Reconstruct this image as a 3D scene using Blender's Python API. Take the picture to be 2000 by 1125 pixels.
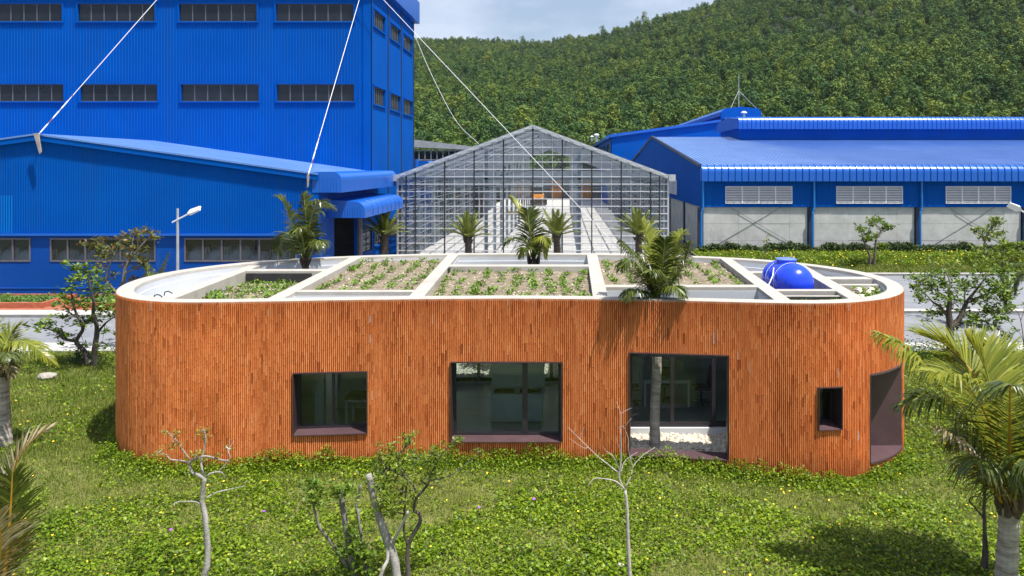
import bpy, bmesh, math, random
import numpy as np
from mathutils import Vector, Matrix

for o in list(bpy.data.objects):
    bpy.data.objects.remove(o)
SC = bpy.context.scene
COL = SC.collection
R = math.radians
random.seed(7)
rng = np.random.default_rng(11)

# ------------------------------------------------------------------ camera, sky, sun, exposure
F, CX, CY, ZC = 1500.0, 1100.0, 323.0, 6.54      # survey of the photograph: focal length, vanishing point, eye height


def at(px, py, d):
    """Point of the place that lies d metres in front of the eye."""
    return Vector(((px - CX) / F * d, d, ZC - (py - CY) / F * d))


cam_d = bpy.data.cameras.new('camera')
cam = bpy.data.objects.new('camera', cam_d)
COL.objects.link(cam)
cam.location = (0, 0, ZC)
cam.rotation_euler = (R(90), 0, 0)
cam_d.sensor_width = 36
cam_d.lens = 36 * F / 2000
cam_d.shift_x = -0.05
cam_d.shift_y = -0.11975
cam_d.clip_start = 0.1
cam_d.clip_end = 6000
SC.camera = cam

SUN_EL, SUN_AZ = 66.5, 126.0            # azimuth clockwise from +Y (straight ahead)
world = bpy.data.worlds.new('World')
SC.world = world
world.use_nodes = True
wn, wl = world.node_tree.nodes, world.node_tree.links
wn.clear()
w_out = wn.new('ShaderNodeOutputWorld')
w_bg = wn.new('ShaderNodeBackground')
w_sky = wn.new('ShaderNodeTexSky')
w_sky.sky_type = 'NISHITA'
w_sky.sun_disc = False
w_sky.sun_elevation = R(SUN_EL)
w_sky.sun_rotation = R(SUN_AZ)
w_sky.air_density = 1.0
w_sky.dust_density = 2.2
w_sky.ozone_density = 1.6
w_tc = wn.new('ShaderNodeTexCoord')
w_map = wn.new('ShaderNodeMapping')
w_map.inputs['Scale'].default_value = (1.0, 1.0, 2.6)
w_noise = wn.new('ShaderNodeTexNoise')
w_noise.inputs['Scale'].default_value = 5.5
w_noise.inputs['Detail'].default_value = 6
w_noise.inputs['Roughness'].default_value = 0.55
w_ramp = wn.new('ShaderNodeValToRGB')
w_ramp.color_ramp.elements[0].position = 0.40
w_ramp.color_ramp.elements[0].color = (0.22, 0.22, 0.22, 1)
w_ramp.color_ramp.elements[1].position = 0.66
w_ramp.color_ramp.elements[1].color = (0.90, 0.90, 0.90, 1)
w_mix = wn.new('ShaderNodeMixRGB')
w_mix.inputs['Color2'].default_value = (4.6, 5.25, 6.5, 1)       # thin cloud veil over the whole sky
wl.new(w_tc.outputs['Generated'], w_map.inputs['Vector'])
wl.new(w_map.outputs['Vector'], w_noise.inputs['Vector'])
wl.new(w_noise.outputs['Fac'], w_ramp.inputs['Fac'])
wl.new(w_ramp.outputs['Color'], w_mix.inputs['Fac'])
wl.new(w_sky.outputs['Color'], w_mix.inputs['Color1'])
wl.new(w_mix.outputs['Color'], w_bg.inputs['Color'])
w_bg.inputs['Strength'].default_value = 0.105
wl.new(w_bg.outputs['Background'], w_out.inputs['Surface'])

sun_d = bpy.data.lights.new('sun', 'SUN')
sun_d.energy = 4.9
sun_d.angle = R(0.6)
sun_d.color = (1.0, 0.955, 0.89)
sun = bpy.data.objects.new('sun', sun_d)
COL.objects.link(sun)
S = Vector((math.sin(R(SUN_AZ)) * math.cos(R(SUN_EL)), math.cos(R(SUN_AZ)) * math.cos(R(SUN_EL)), math.sin(R(SUN_EL))))
sun.rotation_euler = (-S).to_track_quat('-Z', 'Y').to_euler()
sun.location = (20, -20, 60)

SC.view_settings.view_transform = 'Standard'
SC.view_settings.look = 'None'
SC.view_settings.gamma = 1.0
SC.view_settings.use_curve_mapping = False
SC.view_settings.exposure = 0.58
SC.render.engine = 'CYCLES'
SC.cycles.use_denoising = True
SC.cycles.max_bounces = 8
SC.cycles.transparent_max_bounces = 32
SC.cycles.caustics_reflective = False
SC.cycles.caustics_refractive = False
SC.cycles.sample_clamp_indirect = 6.0


# ------------------------------------------------------------------ materials
MATS = {}


def newmat(name):
    m = bpy.data.materials.new(name)
    m.use_nodes = True
    nt = m.node_tree
    nt.nodes.clear()
    out = nt.nodes.new('ShaderNodeOutputMaterial')
    MATS[name] = m
    return m, nt, out


def ramp(nt, stops):
    r = nt.nodes.new('ShaderNodeValToRGB')
    el = r.color_ramp.elements
    while len(el) < len(stops):
        el.new(0.5)
    for e, (p, c) in zip(el, stops):
        e.position = p
        e.color = (c[0], c[1], c[2], 1)
    return r


def noise_node(nt, scale, detail=5, rough=0.6, coord='Object', stretch=None):
    tc = nt.nodes.new('ShaderNodeTexCoord')
    n = nt.nodes.new('ShaderNodeTexNoise')
    n.inputs['Scale'].default_value = scale
    n.inputs['Detail'].default_value = detail
    n.inputs['Roughness'].default_value = rough
    src = tc.outputs[coord]
    if stretch:
        mp = nt.nodes.new('ShaderNodeMapping')
        mp.inputs['Scale'].default_value = stretch
        nt.links.new(src, mp.inputs['Vector'])
        src = mp.outputs['Vector']
    nt.links.new(src, n.inputs['Vector'])
    return n


def surf(name, c1, c2=None, scale=3.0, rough=0.7, bump=0.0, bscale=None, metal=0.0, spec=0.5, stretch=None,
         detail=6, lo=0.35, hi=0.68, c3=None, coat=0.0, stain=None):
    """Principled surface whose colour wanders between c1 and c2 by noise, with optional fine relief."""
    m, nt, out = newmat(name)
    p = nt.nodes.new('ShaderNodeBsdfPrincipled')
    p.inputs['Roughness'].default_value = rough
    p.inputs['Metallic'].default_value = metal
    p.inputs['Specular IOR Level'].default_value = spec
    p.inputs['Coat Weight'].default_value = coat
    col = None
    if c2 is None:
        p.inputs['Base Color'].default_value = (*c1, 1)
    else:
        n = noise_node(nt, scale, detail, 0.62, stretch=stretch)
        st = [(lo, c1), (hi, c2)] if c3 is None else [(lo, c1), (0.5 * (lo + hi), c2), (hi, c3)]
        r = ramp(nt, st)
        nt.links.new(n.outputs['Fac'], r.inputs['Fac'])
        col = r.outputs['Color']
        if stain:
            n2 = noise_node(nt, stain[0], 5, 0.65, stretch=stain[3] if len(stain) > 3 else None)
            r2 = ramp(nt, [(stain[2], (0, 0, 0)), (min(1, stain[2] + 0.22), (1, 1, 1))])
            nt.links.new(n2.outputs['Fac'], r2.inputs['Fac'])
            mx = nt.nodes.new('ShaderNodeMixRGB')
            mx.inputs['Color2'].default_value = (*stain[1], 1)
            nt.links.new(r2.outputs['Color'], mx.inputs['Fac'])
            nt.links.new(col, mx.inputs['Color1'])
            col = mx.outputs['Color']
        nt.links.new(col, p.inputs['Base Color'])
    if bump:
        nb = noise_node(nt, bscale or scale * 8, 5, 0.6)
        b = nt.nodes.new('ShaderNodeBump')
        b.inputs['Strength'].default_value = bump
        b.inputs['Distance'].default_value = 0.02
        nt.links.new(nb.outputs['Fac'], b.inputs['Height'])
        nt.links.new(b.outputs['Normal'], p.inputs['Normal'])
    nt.links.new(p.outputs['BSDF'], out.inputs['Surface'])
    return m


def leafmat(name, stops, rough=0.5, trans=0.3, big=None, inst=False, spec=0.35):
    """Foliage: colour differs from leaf to leaf (and from tree to tree), light passes through a little."""
    m, nt, out = newmat(name)
    g = nt.nodes.new('ShaderNodeNewGeometry')
    fac = g.outputs['Random Per Island']
    if inst:
        oi = nt.nodes.new('ShaderNodeObjectInfo')
        a = nt.nodes.new('ShaderNodeMath'); a.operation = 'MULTIPLY'; a.inputs[1].default_value = 0.75
        b = nt.nodes.new('ShaderNodeMath'); b.operation = 'MULTIPLY_ADD'; b.inputs[1].default_value = 0.25
        nt.links.new(oi.outputs['Random'], a.inputs[0])
        nt.links.new(fac, b.inputs[0])
        nt.links.new(a.outputs[0], b.inputs[2])
        fac = b.outputs[0]
    if big:
        n = noise_node(nt, big[0], 4, 0.55)
        tcw = nt.nodes.new('ShaderNodeNewGeometry')
        nt.links.new(tcw.outputs['Position'], n.inputs['Vector'])
        c = nt.nodes.new('ShaderNodeMath'); c.operation = 'MULTIPLY_ADD'
        c.inputs[1].default_value = big[1]; c.inputs[2].default_value = -0.5 * big[1]
        nt.links.new(n.outputs['Fac'], c.inputs[0])
        d = nt.nodes.new('ShaderNodeMath'); d.operation = 'ADD'; d.use_clamp = True
        nt.links.new(fac, d.inputs[0]); nt.links.new(c.outputs[0], d.inputs[1])
        fac = d.outputs[0]
    r = ramp(nt, stops)
    nt.links.new(fac, r.inputs['Fac'])
    p = nt.nodes.new('ShaderNodeBsdfPrincipled')
    p.inputs['Roughness'].default_value = rough
    p.inputs['Specular IOR Level'].default_value = spec
    nt.links.new(r.outputs['Color'], p.inputs['Base Color'])
    t = nt.nodes.new('ShaderNodeBsdfTranslucent')
    hs = nt.nodes.new('ShaderNodeHueSaturation')
    hs.inputs['Value'].default_value = 1.5
    hs.inputs['Hue'].default_value = 0.485
    nt.links.new(r.outputs['Color'], hs.inputs['Color'])
    nt.links.new(hs.outputs['Color'], t.inputs['Color'])
    mx = nt.nodes.new('ShaderNodeMixShader')
    mx.inputs['Fac'].default_value = trans
    nt.links.new(p.outputs['BSDF'], mx.inputs[1])
    nt.links.new(t.outputs['BSDF'], mx.inputs[2])
    nt.links.new(mx.outputs['Shader'], out.inputs['Surface'])
    return m


def glassmat(name, tint, gloss=(1, 1, 1), ior=1.5, dust_sheen=0.0, rough=0.02, dust_sheen_c=(0.8, 0.82, 0.85)):
    """Thin pane: clear transmission with a tint, mirror reflection by Fresnel, a diffuse film for dirt and painted-in reflection."""
    m, nt, out = newmat(name)
    t = nt.nodes.new('ShaderNodeBsdfTransparent')
    t.inputs['Color'].default_value = (*tint, 1)
    g = nt.nodes.new('ShaderNodeBsdfGlossy')
    g.inputs['Color'].default_value = (*gloss, 1)
    g.inputs['Roughness'].default_value = rough
    lw = nt.nodes.new('ShaderNodeLayerWeight')          # Schlick reflectance, alike for both faces of the pane
    lw.inputs['Blend'].default_value = 0.5
    pw = nt.nodes.new('ShaderNodeMath'); pw.operation = 'POWER'; pw.inputs[1].default_value = 5.0
    nt.links.new(lw.outputs['Facing'], pw.inputs[0])
    f0 = ((ior - 1) / (ior + 1)) ** 2
    f = nt.nodes.new('ShaderNodeMath'); f.operation = 'MULTIPLY_ADD'
    f.inputs[1].default_value = 1 - f0; f.inputs[2].default_value = f0
    nt.links.new(pw.outputs[0], f.inputs[0])
    mx = nt.nodes.new('ShaderNodeMixShader')
    nt.links.new(f.outputs[0], mx.inputs['Fac'])
    nt.links.new(t.outputs['BSDF'], mx.inputs[1])
    nt.links.new(g.outputs['BSDF'], mx.inputs[2])
    sh = mx.outputs['Shader']
    if dust_sheen:
        d = nt.nodes.new('ShaderNodeBsdfDiffuse')
        d.inputs['Color'].default_value = (*dust_sheen_c, 1)
        n = noise_node(nt, 1.3, 5, 0.65)
        mr = nt.nodes.new('ShaderNodeMath'); mr.operation = 'MULTIPLY'
        mr.inputs[1].default_value = dust_sheen * 2
        nt.links.new(n.outputs['Fac'], mr.inputs[0])
        m2 = nt.nodes.new('ShaderNodeMixShader')
        nt.links.new(mr.outputs[0], m2.inputs['Fac'])
        nt.links.new(sh, m2.inputs[1])
        nt.links.new(d.outputs['BSDF'], m2.inputs[2])
        sh = m2.outputs['Shader']
    nt.links.new(sh, out.inputs['Surface'])
    return m


def rodmat(name):
    m, nt, out = newmat(name)
    g = nt.nodes.new('ShaderNodeNewGeometry')
    r = ramp(nt, [(0.0, (0.40, 0.090, 0.022)), (0.025, (0.58, 0.150, 0.038)), (0.16, (0.71, 0.205, 0.055)),
                  (0.62, (0.76, 0.238, 0.068)), (0.96, (0.81, 0.285, 0.092)), (0.9988, (0.81, 0.33, 0.13))])
    e = r.color_ramp.elements.new(0.9996)
    e.color = (0.60, 0.42, 0.40, 1)
    nt.links.new(g.outputs['Random Per Island'], r.inputs['Fac'])
    n = noise_node(nt, 0.9, 5, 0.6, stretch=(1.6, 1.6, 0.5))
    r2 = ramp(nt, [(0.32, (0.80, 0.75, 0.70)), (0.56, (1.0, 1.0, 1.0)), (0.8, (1.05, 1.06, 1.08))])
    nt.links.new(n.outputs['Fac'], r2.inputs['Fac'])
    mx = nt.nodes.new('ShaderNodeMixRGB'); mx.blend_type = 'MULTIPLY'; mx.inputs['Fac'].default_value = 1
    nt.links.new(r.outputs['Color'], mx.inputs['Color1'])
    nt.links.new(r2.outputs['Color'], mx.inputs['Color2'])
    n3 = noise_node(nt, 40, 4, 0.6)
    r3 = ramp(nt, [(0.3, (0.86, 0.86, 0.86)), (0.7, (1.1, 1.1, 1.1))])
    nt.links.new(n3.outputs['Fac'], r3.inputs['Fac'])
    m2 = nt.nodes.new('ShaderNodeMixRGB'); m2.blend_type = 'MULTIPLY'; m2.inputs['Fac'].default_value = 1
    nt.links.new(mx.outputs['Color'], m2.inputs['Color1'])
    nt.links.new(r3.outputs['Color'], m2.inputs['Color2'])
    # soil splashed against the foot of the wall and rain marks hanging from the rim
    gp = nt.nodes.new('ShaderNodeNewGeometry')
    sx = nt.nodes.new('ShaderNodeSeparateXYZ')
    nt.links.new(gp.outputs['Position'], sx.inputs[0])
    for (sc, st, a, b, c, d, colr) in ((2.2, (1, 1, 1), -0.10, 0.75, 0.55, 1.0, (0.62, 0.56, 0.50)), (3.0, (1.6, 1.6, 0.12), 3.62, 2.3, 0.62, 1.0, (0.72, 0.62, 0.56))):
        mr = nt.nodes.new('ShaderNodeMapRange')
        mr.inputs['From Min'].default_value = b; mr.inputs['From Max'].default_value = a
        nt.links.new(sx.outputs['Z'], mr.inputs['Value'])
        nn = noise_node(nt, sc, 5, 0.65, stretch=st)
        mu = nt.nodes.new('ShaderNodeMath'); mu.operation = 'MULTIPLY'
        nt.links.new(mr.outputs[0], mu.inputs[0]); nt.links.new(nn.outputs['Fac'], mu.inputs[1])
        rp = ramp(nt, [(0.22, (0, 0, 0)), (c, (1, 1, 1))])
        nt.links.new(mu.outputs[0], rp.inputs['Fac'])
        mm = nt.nodes.new('ShaderNodeMixRGB'); mm.blend_type = 'MULTIPLY'
        mm.inputs['Color2'].default_value = (*colr, 1)
        nt.links.new(rp.outputs['Color'], mm.inputs['Fac'])
        nt.links.new(m2.outputs['Color'], mm.inputs['Color1'])
        m2 = mm
    p = nt.nodes.new('ShaderNodeBsdfPrincipled')
    p.inputs['Roughness'].default_value = 0.62
    p.inputs['Specular IOR Level'].default_value = 0.35
    nt.links.new(m2.outputs['Color'], p.inputs['Base Color'])
    nt.links.new(p.outputs['BSDF'], out.inputs['Surface'])
    return m


rodmat('terracotta')
surf('concrete', (0.37, 0.345, 0.305), (0.45, 0.425, 0.38), 2.2, 0.85, bump=0.25, bscale=30, stain=(0.8, (0.27, 0.25, 0.22), 0.62))
surf('concrete_dark', (0.18, 0.175, 0.17), (0.26, 0.255, 0.25), 2.5, 0.85, bump=0.2, bscale=24)
surf('cast_wall', (0.42, 0.42, 0.40), (0.56, 0.56, 0.54), 1.1, 0.9, bump=0.3, bscale=14, stain=(0.55, (0.30, 0.30, 0.285), 0.58, (1.6, 1.6, 0.45)))
surf('white_paint', (0.52, 0.54, 0.57), (0.58, 0.60, 0.63), 1.5, 0.6)
surf('room_paint', (0.66, 0.69, 0.69), (0.72, 0.75, 0.75), 1.5, 0.7)
surf('room_floor', (0.34, 0.37, 0.37), (0.44, 0.47, 0.46), 1.2, 0.3)
surf('corten', (0.075, 0.043, 0.048), (0.105, 0.061, 0.066), 2.0, 0.42, spec=0.5, bump=0.1, bscale=25)
surf('shaded_steel', (0.040, 0.023, 0.026), (0.055, 0.032, 0.036), 2.0, 0.45, spec=0.4)  # darker copy of corten: shade of the reveals put into the colour
surf('dark_frame', (0.022, 0.020, 0.024), (0.035, 0.030, 0.034), 4, 0.4)
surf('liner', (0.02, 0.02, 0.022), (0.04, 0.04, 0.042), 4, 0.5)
surf('soil', (0.14, 0.108, 0.070), (0.28, 0.232, 0.160), 5, 0.95, bump=0.9, bscale=22, detail=9, stain=(9, (0.42, 0.35, 0.28), 0.63))
surf('chips', (0.50, 0.44, 0.34), (0.70, 0.65, 0.55), 7, 0.8, bump=0.3, bscale=40)
surf('blue_wall', (0.0, 0.078, 0.385), (0.0, 0.094, 0.44), 0.35, 0.75, spec=0.04, stain=(0.9, (0.004, 0.082, 0.35), 0.50, (1.5, 1.5, 0.05)))
surf('blue_plain', (0.0, 0.055, 0.30), (0.001, 0.070, 0.35), 0.6, 0.6, spec=0.15, stain=(0.9, (0.02, 0.10, 0.36), 0.60, (1.8, 1.8, 0.2)))
surf('blue_pale_sheet', (0.0, 0.15, 0.52), (0.0, 0.17, 0.56), 0.5, 0.6, spec=0.12)
surf('blue_roof', (0.10, 0.22, 0.52), (0.14, 0.27, 0.58), 0.4, 0.30, spec=0.8, stain=(0.22, (0.20, 0.32, 0.65), 0.55, (1, 0.3, 1)))  # paler than the walls: sky sheen put into the base colour
surf('blue_eave', (0.006, 0.105, 0.48), (0.010, 0.12, 0.53), 0.8, 0.3, spec=0.5)
surf('blue_pipe', (0.006, 0.16, 0.50), (0.008, 0.19, 0.55), 2, 0.35)
surf('blue_column', (0.012, 0.030, 0.075), (0.02, 0.045, 0.10), 1, 0.5)
surf('dark_trim', (0.010, 0.022, 0.065), (0.014, 0.03, 0.08), 2, 0.5)
surf('tank_blue', (0.012, 0.055, 0.72), (0.016, 0.068, 0.78), 1.5, 0.24, spec=0.55)
surf('tank_lid', (0.10, 0.18, 0.70), (0.13, 0.22, 0.74), 2, 0.4)
surf('galvanised', (0.46, 0.48, 0.50), (0.58, 0.60, 0.62), 3, 0.42, metal=0.55)
surf('aluminium', (0.60, 0.61, 0.63), (0.72, 0.73, 0.75), 3, 0.45, metal=0.35)
surf('steel_post', (0.20, 0.23, 0.27), (0.28, 0.31, 0.35), 2, 0.5, metal=0.3)
surf('black_post', (0.012, 0.012, 0.014), (0.02, 0.02, 0.022), 2, 0.5)
surf('grey_frame', (0.10, 0.095, 0.11), (0.14, 0.13, 0.15), 2, 0.5)
surf('cable', (0.78, 0.78, 0.80), (0.86, 0.86, 0.88), 3, 0.5)
surf('rusty', (0.20, 0.06, 0.03), (0.30, 0.10, 0.05), 20, 0.7)
surf('asphalt', (0.17, 0.18, 0.20), (0.225, 0.233, 0.247), 0.5, 0.9, bump=0.3, bscale=40, detail=9, stain=(0.35, (0.31, 0.31, 0.31), 0.55))
surf('pavement', (0.38, 0.37, 0.345), (0.49, 0.475, 0.445), 0.9, 0.9, bump=0.25, bscale=30, detail=8)
surf('yard', (0.50, 0.46, 0.41), (0.60, 0.56, 0.51), 0.35, 0.9, detail=8)
surf('brick_paving', (0.28, 0.085, 0.045), (0.40, 0.14, 0.075), 3, 0.85, bump=0.3, bscale=30, detail=8)
surf('brick', (0.34, 0.09, 0.045), (0.46, 0.15, 0.08), 6, 0.85, bump=0.3, bscale=30)
surf('lawn_ground', (0.080, 0.095, 0.016), (0.15, 0.165, 0.035), 1.6, 0.95, bump=0.6, bscale=18, detail=9, c3=(0.20, 0.19, 0.085), lo=0.3, hi=0.72)
surf('far_ground', (0.07, 0.10, 0.03), (0.14, 0.16, 0.06), 0.08, 0.95, detail=8)
surf('hill_ground', (0.012, 0.028, 0.008), (0.025, 0.045, 0.012), 0.03, 0.95)
surf('bark_grey', (0.085, 0.075, 0.065), (0.30, 0.28, 0.255), 7, 0.9, bump=0.7, bscale=30, stretch=(1, 1, 0.35))
surf('bark_pale', (0.20, 0.185, 0.165), (0.46, 0.44, 0.41), 6, 0.9, bump=0.6, bscale=26, stretch=(1, 1, 0.35), stain=(3.5, (0.13, 0.115, 0.10), 0.55))
surf('bark_dark', (0.035, 0.028, 0.022), (0.12, 0.10, 0.085), 9, 0.9, bump=0.7, bscale=30, stretch=(1, 1, 0.3))
surf('bark_brown', (0.075, 0.055, 0.04), (0.20, 0.16, 0.125), 8, 0.9, bump=0.8, bscale=26, stretch=(1, 1, 0.5))
surf('palm_bark', (0.20, 0.175, 0.15), (0.46, 0.42, 0.38), 5, 0.9, bump=0.7, bscale=16, stretch=(0.6, 0.6, 3.0))
surf('palm_boots', (0.045, 0.032, 0.024), (0.13, 0.095, 0.07), 12, 0.9, bump=0.8, bscale=30)
surf('rachis_green', (0.16, 0.19, 0.03), (0.30, 0.30, 0.06), 4, 0.45)
surf('rachis_orange', (0.40, 0.19, 0.015), (0.52, 0.30, 0.03), 4, 0.45)
surf('twig_white', (0.30, 0.265, 0.24), (0.50, 0.46, 0.43), 12, 0.9)
surf('stone_pale', (0.24, 0.22, 0.19), (0.42, 0.38, 0.33), 4, 0.9, bump=0.6, bscale=14)
surf('bag_white', (0.52, 0.54, 0.57), (0.64, 0.66, 0.69), 3, 0.8)
surf('orange_paint', (0.62, 0.22, 0.02), (0.72, 0.28, 0.03), 2, 0.5)
surf('yellow_paint', (0.66, 0.40, 0.03), (0.76, 0.48, 0.05), 2, 0.5)
surf('rubber', (0.012, 0.012, 0.012), (0.022, 0.022, 0.022), 6, 0.85)
surf('table_top', (0.50, 0.56, 0.55), (0.56, 0.62, 0.61), 2, 0.4)
surf('cabinet', (0.50, 0.56, 0.60), (0.56, 0.62, 0.66), 2, 0.4)
surf('hood_white', (0.56, 0.60, 0.62), (0.62, 0.66, 0.68), 2, 0.4)
surf('flower_yellow', (0.85, 0.55, 0.01), (0.90, 0.66, 0.02), 5, 0.6)
surf('flower_purple', (0.30, 0.06, 0.55), (0.40, 0.12, 0.62), 5, 0.6)
surf('lamp_white', (0.72, 0.73, 0.75), (0.80, 0.80, 0.82), 2, 0.4)
surf('louvre', (0.72, 0.71, 0.74), (0.80, 0.79, 0.82), 2, 0.5)
surf('steel_dark', (0.09, 0.09, 0.10), (0.15, 0.15, 0.16), 2, 0.5)

leafmat('creeper', [(0.0, (0.038, 0.082, 0.004)), (0.35, (0.108, 0.192, 0.006)), (0.7, (0.195, 0.305, 0.010)), (1.0, (0.330, 0.420, 0.034))], 0.42, 0.38, big=(0.9, 0.5))
leafmat('grass', [(0.0, (0.055, 0.100, 0.008)), (0.45, (0.125, 0.180, 0.016)), (0.8, (0.205, 0.245, 0.036)), (1.0, (0.38, 0.35, 0.12))], 0.6, 0.25, big=(0.7, 0.8))
leafmat('tree_leaf', [(0.0, (0.050, 0.100, 0.008)), (0.5, (0.105, 0.185, 0.012)), (1.0, (0.210, 0.290, 0.028))], 0.42, 0.30)
leafmat('tree_leaf_red', [(0.0, (0.055, 0.085, 0.012)), (0.5, (0.110, 0.140, 0.018)), (0.8, (0.19, 0.155, 0.030)), (1.0, (0.24, 0.085, 0.035))], 0.45, 0.30)
leafmat('tree_leaf_bright', [(0.0, (0.060, 0.110, 0.010)), (0.5, (0.140, 0.215, 0.016)), (1.0, (0.270, 0.320, 0.035))], 0.42, 0.35)
leafmat('leaf_yellowish', [(0.0, (0.16, 0.16, 0.02)), (1.0, (0.36, 0.32, 0.05))], 0.5, 0.35)
leafmat('coconut_leaf', [(0.0, (0.030, 0.050, 0.008)), (0.5, (0.075, 0.105, 0.014)), (1.0, (0.165, 0.185, 0.030))], 0.32, 0.25, spec=0.5)
leafmat('coconut_bright', [(0.0, (0.110, 0.145, 0.012)), (0.5, (0.205, 0.240, 0.022)), (1.0, (0.340, 0.345, 0.050))], 0.32, 0.35, spec=0.5)
leafmat('frond_dry', [(0.0, (0.14, 0.11, 0.03)), (0.45, (0.30, 0.24, 0.09)), (1.0, (0.56, 0.50, 0.42))], 0.6, 0.25)
leafmat('date_leaf', [(0.0, (0.085, 0.115, 0.020)), (0.5, (0.160, 0.200, 0.036)), (1.0, (0.260, 0.285, 0.070))], 0.5, 0.22)
leafmat('bed_leaf', [(0.0, (0.070, 0.150, 0.012)), (0.5, (0.130, 0.240, 0.020)), (1.0, (0.220, 0.340, 0.045))], 0.5, 0.25)
leafmat('shrub_dark', [(0.0, (0.020, 0.045, 0.010)), (1.0, (0.060, 0.100, 0.022))], 0.5, 0.2)
leafmat('lettuce', [(0.0, (0.060, 0.150, 0.022)), (1.0, (0.170, 0.290, 0.060))], 0.5, 0.3)
leafmat('forest_leaf', [(0.0, (0.024, 0.064, 0.022)), (0.3, (0.046, 0.104, 0.026)), (0.7, (0.100, 0.165, 0.028)), (1.0, (0.200, 0.240, 0.036))], 0.7, 0.14, big=(0.012, 0.6), inst=True, spec=0.2)

glassmat('window_glass', (0.80, 0.85, 0.85), ior=1.45)
glassmat('dark_glass', (0.36, 0.40, 0.43), ior=1.40, dust_sheen=0.07, dust_sheen_c=(0.20, 0.26, 0.36))  # bluish film paints in sky reflection and light behind the pane
glassmat('shed_glass', (0.72, 0.76, 0.80), ior=1.40, dust_sheen=0.02, dust_sheen_c=(0.30, 0.34, 0.40))
glassmat('house_glass', (0.92, 0.94, 0.96), ior=1.36, dust_sheen=0.03, dust_sheen_c=(0.40, 0.46, 0.53))  # film mixes dirt with blue-grey reflection put into its colour
glassmat('side_glass', (0.86, 0.89, 0.92), gloss=(0.30, 0.33, 0.37), ior=1.3, dust_sheen=0.02, dust_sheen_c=(0.40, 0.46, 0.53))
glassmat('roof_glass', (0.93, 0.95, 0.95), ior=1.3, dust_sheen=0.03)


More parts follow.
